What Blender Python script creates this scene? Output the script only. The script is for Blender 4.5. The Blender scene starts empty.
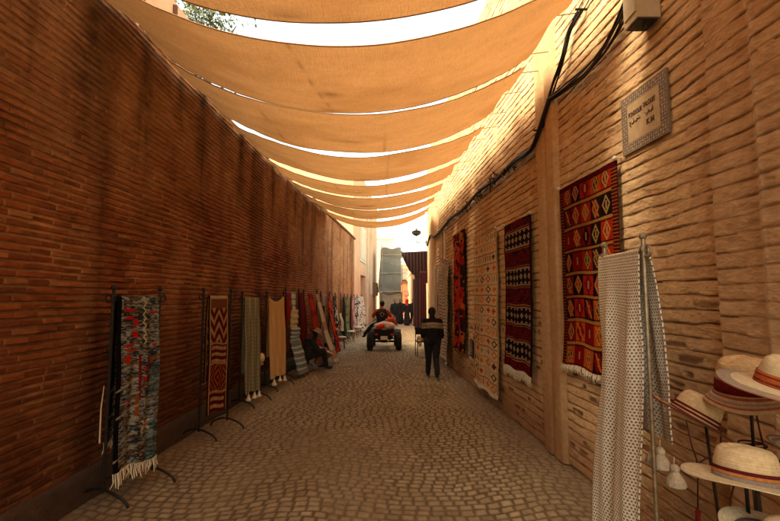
import bpy, math, random
import numpy as np
from mathutils import Vector, Matrix
R = math.radians
random.seed(4)
rng = np.random.RandomState(11)
S = bpy.context.scene
COL = S.collection

# ------------------------------------------------------------------ camera, sky, sun, exposure
cam_d = bpy.data.cameras.new('camera'); cam = bpy.data.objects.new('camera', cam_d); COL.objects.link(cam)
cam.location = (0, 0, 1.85)
cam.rotation_euler = (R(90) + math.atan(36 / 430), 0, 0)
cam_d.sensor_width = 36; cam_d.lens = 430 / 780 * 36
cam_d.clip_start = .05; cam_d.clip_end = 2000
S.camera = cam
SUN_EL, SUN_AZ = R(54), R(-112)      # azimuth from +Y, clockwise: behind and to the left
W = bpy.data.worlds.new('World'); S.world = W; W.use_nodes = True
wn = W.node_tree; wn.nodes.clear()
wo = wn.nodes.new('ShaderNodeOutputWorld'); wb = wn.nodes.new('ShaderNodeBackground')
sk = wn.nodes.new('ShaderNodeTexSky'); sk.sky_type = 'NISHITA'; sk.sun_disc = False
sk.sun_elevation = SUN_EL; sk.sun_rotation = SUN_AZ; sk.air_density = 1.0; sk.dust_density = 3.0; sk.ozone_density = .4
tint = wn.nodes.new('ShaderNodeMix'); tint.data_type = 'RGBA'; tint.blend_type = 'MULTIPLY'
tint.inputs[0].default_value = 1; tint.inputs[7].default_value = (1.0, .88, .58, 1)
wn.links.new(sk.outputs[0], tint.inputs[6]); wn.links.new(tint.outputs[2], wb.inputs[0])
wb.inputs[1].default_value = .15
wn.links.new(wb.outputs[0], wo.inputs[0])
sd = bpy.data.lights.new('sun', 'SUN'); sd.energy = 1.0; sd.angle = R(22); sd.color = (1, .90, .68)
so = bpy.data.objects.new('sun', sd); COL.objects.link(so)
sv = Vector((math.sin(SUN_AZ) * math.cos(SUN_EL), math.cos(SUN_AZ) * math.cos(SUN_EL), math.sin(SUN_EL)))
so.rotation_euler = sv.to_track_quat('Z', 'Y').to_euler()
vs = S.view_settings; vs.view_transform = 'Standard'; vs.look = 'None'; vs.gamma = 1; vs.exposure = 3.0
vs.use_curve_mapping = False
S.render.engine = 'CYCLES'
S.cycles.max_bounces = 10; S.cycles.diffuse_bounces = 7; S.cycles.transmission_bounces = 8

# ------------------------------------------------------------------ helpers
def setp(o, label=None, cat=None, group=None, kind=None):
    if label: o['label'] = label
    if cat: o['category'] = cat
    if group: o['group'] = group
    if kind: o['kind'] = kind
    return o
def thing(name, label, cat, loc=(0, 0, 0), rz=0, group=None):
    o = bpy.data.objects.new(name, None); COL.objects.link(o); o.location = loc; o.rotation_euler = (0, 0, rz)
    o.empty_display_size = .1
    return setp(o, label, cat, group)

_T = np.random.RandomState(3).rand(256, 256)
def vn(x, y, s=0):
    x = np.asarray(x, float) + s * 17.31; y = np.asarray(y, float) + s * 7.77
    xi = np.floor(x).astype(int); yi = np.floor(y).astype(int); fx = x - xi; fy = y - yi
    fx = fx * fx * (3 - 2 * fx); fy = fy * fy * (3 - 2 * fy)
    a = _T[xi & 255, yi & 255]; b = _T[(xi + 1) & 255, yi & 255]; c = _T[xi & 255, (yi + 1) & 255]; d = _T[(xi + 1) & 255, (yi + 1) & 255]
    return (a * (1 - fx) + b * fx) * (1 - fy) + (c * (1 - fx) + d * fx) * fy
def fbm(x, y, s=0, o=4):
    r = 0; a = .5; t = 0
    for k in range(o):
        r = r + a * vn(x * 2 ** k, y * 2 ** k, s + k * 3); t += a; a *= .5
    return r / t
def hsh(i, j=0, s=0):
    i = np.asarray(i); j = np.asarray(j)
    return _T[(i.astype(int) * 37 + s * 91 + 13) & 255, (j.astype(int) * 59 + s * 29 + 7) & 255]
def sst(a, b, x):
    t = np.clip((x - a) / (b - a), 0, 1); return t * t * (3 - 2 * t)
def mixc(a, b, t):
    t = np.asarray(t)[..., None]; return np.asarray(a) * (1 - t) + np.asarray(b) * t

# ---- materials
def _nt(name):
    m = bpy.data.materials.new(name); m.use_nodes = True; nt = m.node_tree
    return m, nt, nt.nodes['Principled BSDF']
def mat(name, c, rough=.8, var=.25, scale=8, bump=.15, bscale=40, metal=0, spec=.3, stretch=(1, 1, 1)):
    m, nt, p = _nt(name)
    tc = nt.nodes.new('ShaderNodeTexCoord'); mp = nt.nodes.new('ShaderNodeMapping'); mp.inputs[3].default_value = stretch
    n1 = nt.nodes.new('ShaderNodeTexNoise'); n1.inputs['Scale'].default_value = scale; n1.inputs['Detail'].default_value = 6; n1.inputs['Roughness'].default_value = .65
    cr = nt.nodes.new('ShaderNodeMix'); cr.data_type = 'RGBA'
    lo = [max(0, x * (1 - var)) for x in c]; hi = [min(1, x * (1 + var)) for x in c]
    cr.inputs[6].default_value = (*lo, 1); cr.inputs[7].default_value = (*hi, 1)
    rg = nt.nodes.new('ShaderNodeMapRange'); rg.inputs[1].default_value = .3; rg.inputs[2].default_value = .7
    nt.links.new(tc.outputs['Object'], mp.inputs[0]); nt.links.new(mp.outputs[0], n1.inputs[0])
    nt.links.new(n1.outputs[0], rg.inputs[0]); nt.links.new(rg.outputs[0], cr.inputs[0]); nt.links.new(cr.outputs[2], p.inputs['Base Color'])
    p.inputs['Roughness'].default_value = rough; p.inputs['Metallic'].default_value = metal; p.inputs['Specular IOR Level'].default_value = spec
    if bump:
        n2 = nt.nodes.new('ShaderNodeTexNoise'); n2.inputs['Scale'].default_value = bscale; n2.inputs['Detail'].default_value = 5
        b = nt.nodes.new('ShaderNodeBump'); b.inputs['Strength'].default_value = bump; b.inputs['Distance'].default_value = .02
        nt.links.new(mp.outputs[0], n2.inputs[0]); nt.links.new(n2.outputs[0], b.inputs['Height']); nt.links.new(b.outputs[0], p.inputs['Normal'])
    return m
def colmat(name, rough=.92, var=.18, scale=30, bump=.3, bscale=120, dist=.006, spec=.2, sheen=0, trans=0, stretch=(1, 1, 1)):
    """base colour from the mesh's own Col attribute (pattern of the thing itself), broken up with noise"""
    m, nt, p = _nt(name)
    at = nt.nodes.new('ShaderNodeAttribute'); at.attribute_name = 'Col'
    tc = nt.nodes.new('ShaderNodeTexCoord'); mp = nt.nodes.new('ShaderNodeMapping'); mp.inputs[3].default_value = stretch
    n1 = nt.nodes.new('ShaderNodeTexNoise'); n1.inputs['Scale'].default_value = scale; n1.inputs['Detail'].default_value = 7; n1.inputs['Roughness'].default_value = .7
    rg = nt.nodes.new('ShaderNodeMapRange'); rg.inputs[1].default_value = .3; rg.inputs[2].default_value = .7; rg.inputs[3].default_value = 1 - var; rg.inputs[4].default_value = 1 + var
    mx = nt.nodes.new('ShaderNodeVectorMath'); mx.operation = 'SCALE'
    nt.links.new(tc.outputs['Object'], mp.inputs[0]); nt.links.new(mp.outputs[0], n1.inputs[0]); nt.links.new(n1.outputs[0], rg.inputs[0])
    nt.links.new(at.outputs['Color'], mx.inputs[0]); nt.links.new(rg.outputs[0], mx.inputs['Scale']); nt.links.new(mx.outputs[0], p.inputs['Base Color'])
    p.inputs['Roughness'].default_value = rough; p.inputs['Specular IOR Level'].default_value = spec; p.inputs['Sheen Weight'].default_value = sheen
    n2 = nt.nodes.new('ShaderNodeTexNoise'); n2.inputs['Scale'].default_value = bscale; n2.inputs['Detail'].default_value = 6; n2.inputs['Roughness'].default_value = .65
    b = nt.nodes.new('ShaderNodeBump'); b.inputs['Strength'].default_value = bump; b.inputs['Distance'].default_value = dist
    nt.links.new(mp.outputs[0], n2.inputs[0]); nt.links.new(n2.outputs[0], b.inputs['Height']); nt.links.new(b.outputs[0], p.inputs['Normal'])
    return m

M = {}
M['wall_brick'] = colmat('red_brick', spec=0.02, var=.28, scale=22, bump=.5, bscale=60, dist=.01, stretch=(1, .45, 1.3))
M['wall_tan'] = colmat('tan_brick', spec=0.03, var=.2, scale=18, bump=.6, bscale=45, dist=.012, stretch=(1, .6, 1.2))
M['sett'] = colmat('paving_setts', var=.25, scale=14, bump=.5, bscale=60, dist=.006, rough=.9, spec=.08)
M['rug'] = colmat('woven_wool', var=.28, scale=70, bump=.7, bscale=260, dist=.004, spec=.04)
M['straw'] = colmat('plaited_straw', var=.22, scale=60, bump=.6, bscale=240, dist=.003, rough=.7, spec=.3)
M['fringe'] = mat('wool_fringe', (.5, .42, .3), .95, .3, 60)
M['iron'] = mat('black_iron', (.018, .014, .012), .5, .4, 40, .3, 90, .4)
M['steel'] = mat('weathered_steel', (.33, .28, .2), .45, .35, 30, .2, 80, .6)
M['dark'] = mat('dark_cloth', (.018, .015, .016), .95, .4, 20)
M['navy'] = mat('black_trousers', (.013, .012, .014), .95, .4, 20)
M['skin'] = mat('skin', (.30, .15, .09), .6, .12, 30, .05)
M['hair'] = mat('black_hair', (.012, .009, .008), .8, .3, 80, .5, 120)
M['rubber'] = mat('tyre_rubber', (.02, .018, .017), .85, .3, 30)
M['plaster'] = mat('ochre_plaster', (.42, .24, .12), .92, .22, 2.2, .4, 18)
M['pinkwall'] = mat('pink_plaster', (.62, .36, .20), .92, .14, 1.2, .3, 12)
M['cream'] = mat('cream_plaster', (.62, .50, .36), .9, .12, 2, .2, 14)
M['coping'] = mat('rusty_coping', (.13, .045, .025), .85, .3, 6)
M['plinth'] = mat('dark_render', (.055, .032, .02), .95, .35, 5, .5, 30)
M['door'] = mat('dark_red_door', (.10, .012, .012), .7, .2, 4, .2, 20)
M['white'] = mat('off_white', (.62, .56, .46), .9, .1, 20)
M['glass'] = mat('dim_glass', (.05, .045, .04), .2, .1, 5, 0)
M['rope'] = mat('rope', (.16, .10, .05), .95, .3, 60)
M['cable'] = mat('black_cable', (.016, .012, .010), .6, .3, 30)
M['tassel'] = mat('cream_tassel', (.74, .66, .52), .95, .25, 60, .6, 160)
M['redtassel'] = mat('dark_red_tassel', (.15, .01, .01), .95, .25, 60)
M['cord'] = mat('brown_cord', (.06, .02, .012), .9, .3, 60)
M['orange'] = mat('orange_cloth', (.48, .065, .018), .9, .2, 12)
M['red'] = mat('red_cloth', (.60, .03, .02), .9, .2, 12)
M['band'] = mat('tan_band', (.26, .19, .12), .95, .2, 30)
M['wood'] = mat('old_wood', (.16, .08, .04), .8, .3, 6, .3, 40)
M['leafmat'] = mat('leaves', (.09, .10, .035), .8, .5, 3, 0)
M['bark'] = mat('bark', (.12, .08, .05), .95, .3, 10, .5, 30)

# ---- mesh building
class MB:
    def __init__(s): s.v = []; s.f = []; s.c = []
    def add(s, v, f, c=None):
        n = len(s.v); s.v += [tuple(p) for p in v]; s.f += [tuple(i + n for i in q) for q in f]
        if c is not None: s.c += [tuple(c)] * len(v) if not hasattr(c[0], '__len__') else [tuple(q) for q in c]
    def box(s, c, d, rz=0, col=None, taper=1):
        x, y, z = d[0] / 2, d[1] / 2, d[2] / 2; V = []
        for k in (-1, 1):
            t = taper if k > 0 else 1
            for a, b in ((-1, -1), (1, -1), (1, 1), (-1, 1)):
                px, py = a * x * t, b * y * t
                V.append((c[0] + px * math.cos(rz) - py * math.sin(rz), c[1] + px * math.sin(rz) + py * math.cos(rz), c[2] + k * z))
        s.add(V, [(3, 2, 1, 0), (4, 5, 6, 7), (0, 1, 5, 4), (1, 2, 6, 5), (2, 3, 7, 6), (3, 0, 4, 7)], col)
    def tube(s, pts, r, n=8, col=None, cap=True):
        pts = [Vector(p) for p in pts]; rs = r if hasattr(r, '__len__') else [r] * len(pts)
        V = []; up = Vector((0, 0, 1)); prev = None
        for i, p in enumerate(pts):
            t = (pts[min(i + 1, len(pts) - 1)] - pts[max(i - 1, 0)])
            if t.length < 1e-9: t = Vector((0, 0, 1))
            t.normalize()
            if prev is None:
                a = t.cross(up if abs(t.z) < .95 else Vector((1, 0, 0))).normalized()
            else:
                a = (prev - t * prev.dot(t)).normalized()
            prev = a; b = t.cross(a)
            for k in range(n):
                w = 2 * math.pi * k / n
                V.append(p + (a * math.cos(w) + b * math.sin(w)) * rs[i])
        F = []
        for i in range(len(pts) - 1):
            for k in range(n):
                F.append((i * n + k, i * n + (k + 1) % n, (i + 1) * n + (k + 1) % n, (i + 1) * n + k))
        if cap:
            F.append(tuple(range(n))[::-1]); F.append(tuple((len(pts) - 1) * n + k for k in range(n)))
        s.add(V, F, col)
    def lathe(s, prof, c=(0, 0, 0), n=24, rot=None, cols=None, squash=1):
        V = []; C = []
        for i, (r, z) in enumerate(prof):
            for k in range(n):
                w = 2 * math.pi * k / n
                p = Vector((r * math.cos(w), r * math.sin(w) * squash, z))
                if rot: p = rot @ p
                V.append(p + Vector(c))
                if cols: C.append(cols[i])
        F = []
        for i in range(len(prof) - 1):
            for k in range(n):
                F.append((i * n + k, i * n + (k + 1) % n, (i + 1) * n + (k + 1) % n, (i + 1) * n + k))
        s.add(V, F, C if cols else None)
    def ball(s, c, r, n=12, col=None):
        rr = r if hasattr(r, '__len__') else (r, r, r)
        V = []; F = []; m = max(6, n // 2 + 1)
        for i in range(m + 1):
            a = math.pi * i / m
            for k in range(n):
                w = 2 * math.pi * k / n
                V.append((c[0] + rr[0] * math.sin(a) * math.cos(w), c[1] + rr[1] * math.sin(a) * math.sin(w), c[2] + rr[2] * math.cos(a)))
        for i in range(m):
            for k in range(n):
                F.append((i * n + k, (i + 1) * n + k, (i + 1) * n + (k + 1) % n, i * n + (k + 1) % n))
        s.add(V, F, col)
    def build(s, name, m, parent=None, smooth=False, kind=None):
        me = bpy.data.meshes.new(name); me.from_pydata(s.v, [], s.f); me.validate(); me.update()
        if s.c and len(s.c) == len(me.vertices):
            ca = me.color_attributes.new('Col', 'FLOAT_COLOR', 'POINT')
            ca.data.foreach_set('color', np.c_[np.array(s.c, float)[:, :3], np.ones(len(s.c))].ravel())
        if smooth: me.polygons.foreach_set('use_smooth', [True] * len(me.polygons))
        me.materials.append(M[m] if isinstance(m, str) else m)
        o = bpy.data.objects.new(name, me); COL.objects.link(o)
        if parent: o.parent = parent
        if kind: o['kind'] = kind
        return o

def grid_obj(name, P, C, m, parent=None, smooth=True, thick=None, N=None, kind=None):
    """P (rows, cols, 3) sheet; with thick, a closed slab offset along N"""
    a, b = P.shape[:2]; idx = np.arange(a * b).reshape(a, b)
    q = np.stack([idx[:-1, :-1], idx[:-1, 1:], idx[1:, 1:], idx[1:, :-1]], -1).reshape(-1, 4)
    V = P.reshape(-1, 3); CC = C.reshape(-1, 3)
    if thick:
        if N is None:
            du = np.gradient(P, axis=1); dv = np.gradient(P, axis=0); N = np.cross(du, dv)
            N = N / (np.linalg.norm(N, axis=-1, keepdims=True) + 1e-9)
        V = np.concatenate([V, (P + N * thick).reshape(-1, 3)]); CC = np.concatenate([CC, CC]); n = a * b
        ring = np.concatenate([idx[0, :-1], idx[:-1, -1], idx[-1, :0:-1], idx[:0:-1, 0]])
        r2 = np.roll(ring, -1)
        q = np.concatenate([q, q[:, ::-1] + n, np.stack([ring, ring + n, r2 + n, r2], -1)])
    me = bpy.data.meshes.new(name)
    me.vertices.add(len(V)); me.vertices.foreach_set('co', V.astype(np.float32).ravel())
    me.loops.add(len(q) * 4); me.loops.foreach_set('vertex_index', q.astype(np.int32).ravel())
    me.polygons.add(len(q)); me.polygons.foreach_set('loop_start', np.arange(0, len(q) * 4, 4, dtype=np.int32))
    me.polygons.foreach_set('use_smooth', np.full(len(q), smooth)); me.update(calc_edges=True)
    ca = me.color_attributes.new('Col', 'FLOAT_COLOR', 'POINT')
    ca.data.foreach_set('color', np.c_[CC, np.ones(len(CC))].astype(np.float32).ravel())
    me.materials.append(M[m]); o = bpy.data.objects.new(name, me); COL.objects.link(o)
    if parent: o.parent = parent
    if kind: o['kind'] = kind
    return o

# ------------------------------------------------------------------ the two alley walls
def XL(y): return np.interp(y, [-14, 0, 5, 10, 15, 20, 22.6], [-3.1, -2.9, -2.8, -2.62, -2.33, -2.03, -1.88])
def XR(y): return np.interp(y, [-14, 0, 3, 5, 8, 10, 13, 17], [2.5, 2.25, 2.1, 1.98, 1.79, 1.68, 1.56, 1.46])
def ysp(y0, y1, k, lo, hi):
    r = [y0]
    while r[-1] < y1: r.append(r[-1] + min(hi, max(lo, k * r[-1] ** 2)) if r[-1] > 1.5 else r[-1] + .06)
    r[-1] = y1; return np.array(r)

def left_brick(Y, Z):
    w = (fbm(Y * .9, Z * 1.2, 1) - .5) * .05
    zz = Z + w; ch = .064; row = np.floor(zz / ch); fv = zz / ch - row
    off = hsh(row, 0, 2) * .22; bw = .21; uu = (Y + off) / bw; cl = np.floor(uu); fu = uu - cl
    jt = .30 + .25 * (vn(Y * 2.5, Z * 9, 4) - .5)
    edge = sst(0, .10, fv - jt * .5) * sst(0, .10, 1 - fv - jt * .35)
    edge *= sst(.0, .03, fu) * sst(.0, .03, 1 - fu)
    rough = fbm(Y * 14, Z * 40, 5) - .5
    cell = hsh(cl, row, 1)
    H = .015 * edge * (.5 + cell) + .010 * rough + .02 * (fbm(Y * .8, Z * .8, 9) - .5)
    c1 = mixc((.15, .040, .015), (.27, .085, .032), cell); c1 = mixc(c1, (.05, .018, .010), sst(.5, .8, fbm(Y * 6, Z * 14, 12)) * .5)
    dk = (hsh(cl, row, 5) > .85) * .35
    c1 = mixc(c1, (.06, .022, .015), dk)
    mo = mixc((.40, .225, .105), (.07, .025, .014), vn(Y * 3, Z * 3, 2))
    C = mixc(mo, c1, edge)
    top = sst(2.6, 4.6, Z + (fbm(Y * 1.2, Z * .4, 8) - .5) * 1.6)  # light on the upper wall and far end, put into the brick colour next
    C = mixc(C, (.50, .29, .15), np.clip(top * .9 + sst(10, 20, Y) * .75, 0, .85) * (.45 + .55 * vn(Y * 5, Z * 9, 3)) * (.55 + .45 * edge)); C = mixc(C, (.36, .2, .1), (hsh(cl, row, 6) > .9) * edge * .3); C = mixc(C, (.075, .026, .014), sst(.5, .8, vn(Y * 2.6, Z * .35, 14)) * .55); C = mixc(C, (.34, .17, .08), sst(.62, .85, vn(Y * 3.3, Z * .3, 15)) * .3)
    low = sst(2.2, .2, Z); C = mixc(C, (.045, .018, .011), low * .62)  # shade over the lower wall, mixed into the brick colour
    # soot and damp running down from the fixing points of the sails
    st = np.zeros_like(Y)
    for k, (yc, wd, ln, am) in enumerate([(3.9, .20, 2.4, .8), (3.2, .1, 1.4, .5), (4.75, .16, 1.7, .85), (5.5, .1, 1.6, .6), (6.15, .2, 1.9, .8), (7.6, .16, 1.7, .85), (8.3, .1, 1, .5), (9.5, .2, 1.7, .8), (10.6, .12, 1.2, .6), (11.4, .16, 1.5, .8), (12.6, .2, 1.2, .7), (13.6, .15, 1.5, .8), (15, .2, 1.3, .6), (16.6, .2, 1.1, .5), (18.2, .2, .9, .5), (2.2, .2, 2, .6), (.9, .25, 2, .6)]):
        dd = (Y - yc - .08 * (vn(Z * 1.1, Z * 0, k) - .5) * 2) / (wd * (.7 + .6 * (4.8 - Z) / ln))
        st = np.maximum(st, am * np.exp(-dd ** 2) * sst(ln, .2 * ln, (4.8 - Z) + .9 * (vn(Y * 14, Z * 1.2, 6) - .5)))
    C = mixc(C, (.030, .018, .012), st * (.45 + .55 * vn(Y * 9, Z * 14, 7)))
    return H, C
def right_brick(Y, Z):
    w = (fbm(Y * .7, Z * 1.1, 21) - .5) * .045 + (vn(Y * 5, Z * 9, 22) - .5) * .018
    zz = Z + w; ch = .098; row = np.floor(zz / ch); fv = zz / ch - row
    off = hsh(row, 0, 22) * .26; bw = .27; uu = (Y + off) / bw + .15 * (vn(Y * 4, Z * 12, 3) - .5); cl = np.floor(uu); fu = uu - cl
    open_ = sst(.28, .62, fbm(Y * 3.2, row * 1.7, 25, 3)) * (.45 + .55 * vn(Y * 11, row * 3.1, 26))            # how far each slit is left open
    lip = sst(0, .08, fv) * (1 - .9 * sst(.3, 1.0, fv))           # overhanging smear that drops at the bed joint
    wd = .05 + .07 * vn(Y * 7, row * 2.3, 19); slit = (np.exp(-((fv - .03) / wd) ** 2) + np.exp(-((fv - .97 - .03) / wd) ** 2) * .8) * open_
    cav = (hsh(cl, row, 23) > .80) * sst(.08, .25, fv) * sst(.75, .5, fv) * sst(.02, .12, fu) * sst(.02, .12, 1 - fu) * sst(.3, .6, vn(Y * 9, Z * 16, 8))
    low = sst(2.6, 1.0, Z); cav = cav * (.35 + .65 * low)
    rough = fbm(Y * 10, Z * 26, 27) - .5
    H = -.0 + .0035 * lip + .011 * rough + .006 * (fbm(Y * 30, Z * 60, 28, 3) - .5) - .014 * slit - .009 * cav + .016 * (fbm(Y * .7, Z * .8, 29) - .5)
    cell = hsh(cl, row, 24)
    C = mixc((.45, .295, .155), (.60, .42, .24), fbm(Y * 2.5, Z * 8, 30))
    C = mixc(C, (.36, .20, .10), (cell > .55) * .35 * (1 - .3 * lip))
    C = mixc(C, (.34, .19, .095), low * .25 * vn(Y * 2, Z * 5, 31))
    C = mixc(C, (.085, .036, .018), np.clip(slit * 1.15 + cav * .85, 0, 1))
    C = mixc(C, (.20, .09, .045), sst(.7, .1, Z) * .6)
    C = mixc(C, (.30, .14, .06), sst(.55, .8, fbm(Y * 1.1, Z * .7, 33)) * .45)
    return H, C
def wall_obj(name, fX, side, ys, zs, fn, m, parent, top=None, kind=None):
    Y, Z = np.meshgrid(ys, zs); H, C = fn(Y, Z)
    X = fX(Y) + side * H
    P = np.stack([X, Y, Z], -1)
    if side > 0: P = P[:, ::-1]; C = C[:, ::-1]
    return grid_obj(name, P, C, m, parent, smooth=False)

lw = thing('brick_wall', 'long dark red brick wall streaked with soot, left side of the alley behind the rug racks', 'wall', (-2.8, 5, 0)); lwi = -Vector((-2.8, 5, 0))
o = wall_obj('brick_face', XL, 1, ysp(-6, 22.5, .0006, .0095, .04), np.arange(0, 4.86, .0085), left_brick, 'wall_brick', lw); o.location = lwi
mb = MB(); ys = np.linspace(-10, 22.5, 60)
for a, b in zip(ys[:-1], ys[1:]):      # masonry body and cement plinth
    xa, xb = XL(a) - .03, XL(b) - .03
    mb.add([(xa - .45, a, -.02), (xa, a, -.02), (xb, b, -.02), (xb - .45, b, -.02), (xa - .45, a, 4.86), (xa, a, 4.86), (xb, b, 4.86), (xb - .45, b, 4.86)], [(4, 5, 6, 7), (0, 3, 7, 4), (1, 2, 6, 5)])
n = len(mb.v); mb.add([(XL(22.5) - .48, 22.5, 0), (XL(22.5) + .01, 22.5, 0), (XL(22.5) + .01, 22.5, 4.86), (XL(22.5) - .48, 22.5, 4.86)], [(0, 1, 2, 3)])
o = mb.build('wall_core', 'plaster', lw); o.location = lwi
yy = ysp(-10, 22.5, .001, .05, .12); Yg, Sg = np.meshgrid(yy, np.linspace(0, 1, 9))
hh = .27 + .02 * (vn(Yg * 1.4, Yg * 0, 3) - .5)
prof_x = np.interp(Sg, [0, .7, .85, 1], [.07, .06, .045, -.01]); prof_z = np.interp(Sg, [0, .7, .85, 1], [0, .9, 1, 1.06])
P = np.stack([XL(Yg) + prof_x + .012 * (fbm(Yg * 4, Sg * 6, 4) - .5), Yg, prof_z * hh], -1)
o = grid_obj('plinth', P[:, ::-1], np.zeros(P.shape) + .5, 'plinth', lw); o.location = lwi
mb = MB(); mb.tube([(XL(y) + .04, y, 4.88 + .01 * math.sin(y)) for y in np.linspace(13.2, 22.45, 12)], .055, 6)
o = mb.build('coping', 'coping', lw); o.location = lwi

rw = thing('brick_wall', 'tan brick wall with rough smeared mortar, right side of the alley hung with rugs', 'wall', (2.1, 5, 0)); rwi = -Vector((2.1, 5, 0))
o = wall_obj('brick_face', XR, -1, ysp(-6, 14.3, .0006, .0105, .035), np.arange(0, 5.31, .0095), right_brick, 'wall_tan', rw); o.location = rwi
o = wall_obj('upper_brick_face', XR, -1, ysp(-10, 16.3, .004, .05, .07), np.arange(5.3, 7.41, .022), right_brick, 'wall_tan', rw); o.location = rwi
mb = MB(); ys = np.linspace(-10, 16.3, 50)
for a, b in zip(ys[:-1], ys[1:]):
    xa, xb = XR(a) + .045, XR(b) + .045
    mb.add([(xa, a, -.02), (xa + .45, a, -.02), (xb + .45, b, -.02), (xb, b, -.02), (xa, a, 7.4), (xa + .45, a, 7.4), (xb + .45, b, 7.4), (xb, b, 7.4)], [(4, 5, 6, 7), (0, 4, 7, 3), (1, 2, 6, 5)])
mb.add([(XR(16.3), 16.3, 0), (XR(16.3) + .5, 16.3, 0), (XR(16.3) + .5, 16.3, 7.4), (XR(16.3), 16.3, 7.4)], [(0, 1, 2, 3)])
o = mb.build('wall_core', 'plaster', rw); o.location = rwi
# plastered pilasters (smooth) and the projecting brick bay nearest the camera
def pil(y0, y1, d, z1=7.3):
    ys = np.linspace(y0, y1, 26); zs = np.arange(0, z1, .03)
    Y, Z = np.meshgrid(ys, zs); t = (Y - y0) / (y1 - y0)
    prof = np.minimum(sst(0, .06, t), sst(0, .06, 1 - t)) * d - .012
    prof = prof - .025 * np.exp(-((t - .5) / .05) ** 2) + .012 * (fbm(Y * 3, Z * 2, 41) - .5)
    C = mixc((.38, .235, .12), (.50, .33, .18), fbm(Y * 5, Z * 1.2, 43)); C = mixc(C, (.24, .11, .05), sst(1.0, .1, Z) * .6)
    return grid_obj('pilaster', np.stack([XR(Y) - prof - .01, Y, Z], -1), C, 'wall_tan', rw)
o = pil(4.92, 5.48, .06); o.location = rwi
o = pil(14.2, 16.33, .07); o.location = rwi
def bay(Y, Z):
    H, C = right_brick(Y, Z + .03)
    e = np.minimum(sst(2.72, 2.69, Y + .012 * (vn(Z * 9, Z * 0, 3) - .5)), 1)
    q = np.exp(-((Y - 2.34 - .01 * (vn(Z * 4, Z * 0, 5) - .5)) / .035) ** 2)
    C = mixc(mixc((.42, .26, .14), C, .72), (.60, .47, .31), q * .8)
    return H * .8 - .02 + .085 * e + .035 * sst(2.38, 2.31, Y), C
o = wall_obj('brick_bay', XR, -1, np.concatenate([np.arange(-2, 1.4, .06), np.arange(1.4, 2.76, .0085)]), np.arange(0, 5.3, .0085), bay, 'wall_tan', rw); o.location = rwi
mb = MB()
for y, m_ in ((12.2, 0), (12.75, 0)):
    mb.tube([(XR(y) - .035, y, 2.1), (XR(y) - .035, y, 3.75)], .022, 6)
o = mb.build('conduit', 'white', rw); o.location = rwi

# ------------------------------------------------------------------ ground
mb = MB(); mb.add([(-300, -300, -.05), (300, -300, -.05), (300, 300, -.05), (-300, 300, -.05)], [(0, 1, 2, 3)])
mb.build('ground', mat('dusty_ground', (.30, .21, .13), .95, .2, .6, .3, 10), kind='structure')
xs = np.arange(-2.95, 2.3, .0135); ys = ysp(0, 24, .00055, .0145, .05)
X, Y = np.meshgrid(xs, ys)
ph = X + .35 * np.sin(Y * .35); arc = .24 * np.abs(np.sin(ph * math.pi / 2.3 + .6)) ** 1.3
v = Y + arc + .05 * (fbm(X * 1.2, Y * 1.2, 51) - .5) * 2 + .045 * (vn(X * 5, Y * 5, 52) - .5)
ch = .105; ch = .094; row = np.floor(v / ch); fv = v / ch - row
bw = .100 + .028 * hsh(row, 0, 53); uu = X / bw + hsh(row, 0, 54) * 7 + .5 * (vn(X * 4, row * 1.3, 55) - .5); cl = np.floor(uu); fu = uu - cl
jw = .035 + .05 * vn(X * 7, Y * 7, 56)
ed = np.minimum(sst(0, 1, np.clip((fv - jw) / .16, 0, 1)) * sst(0, 1, np.clip((1 - jw - fv) / .16, 0, 1)), sst(0, 1, np.clip((fu - jw) / .14, 0, 1)) * sst(0, 1, np.clip((1 - jw - fu) / .14, 0, 1)))
fill = sst(.45, .7, fbm(X * 1.7, Y * .9, 57))     # joints filled with dust in places
cell = hsh(cl, row, 58)
H = -.007 * (1 - ed) * (1 - .35 * fill) + .004 * (cell - .5) + .02 * (fbm(X * .9, Y * .9, 59) - .5) + .003 * (fbm(X * 25, Y * 25, 60) - .5) - .01
C = mixc((.295, .23, .14), (.36, .285, .18), cell); C = mixc(C, (.22, .165, .10), (hsh(cl, row, 61) > .85) * .6)
C = mixc(mixc((.12, .085, .05), (.23, .18, .105), fill * .65), C, ed)
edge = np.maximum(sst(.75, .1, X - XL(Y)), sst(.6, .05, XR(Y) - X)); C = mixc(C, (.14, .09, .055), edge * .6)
C = mixc(C, (.17, .115, .07), sst(.55, .75, fbm(X * .8, Y * .5, 63)) * .4)
P = np.stack([X, Y, H], -1)
grid_obj('paving', P, C, 'sett', kind='structure')
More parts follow.
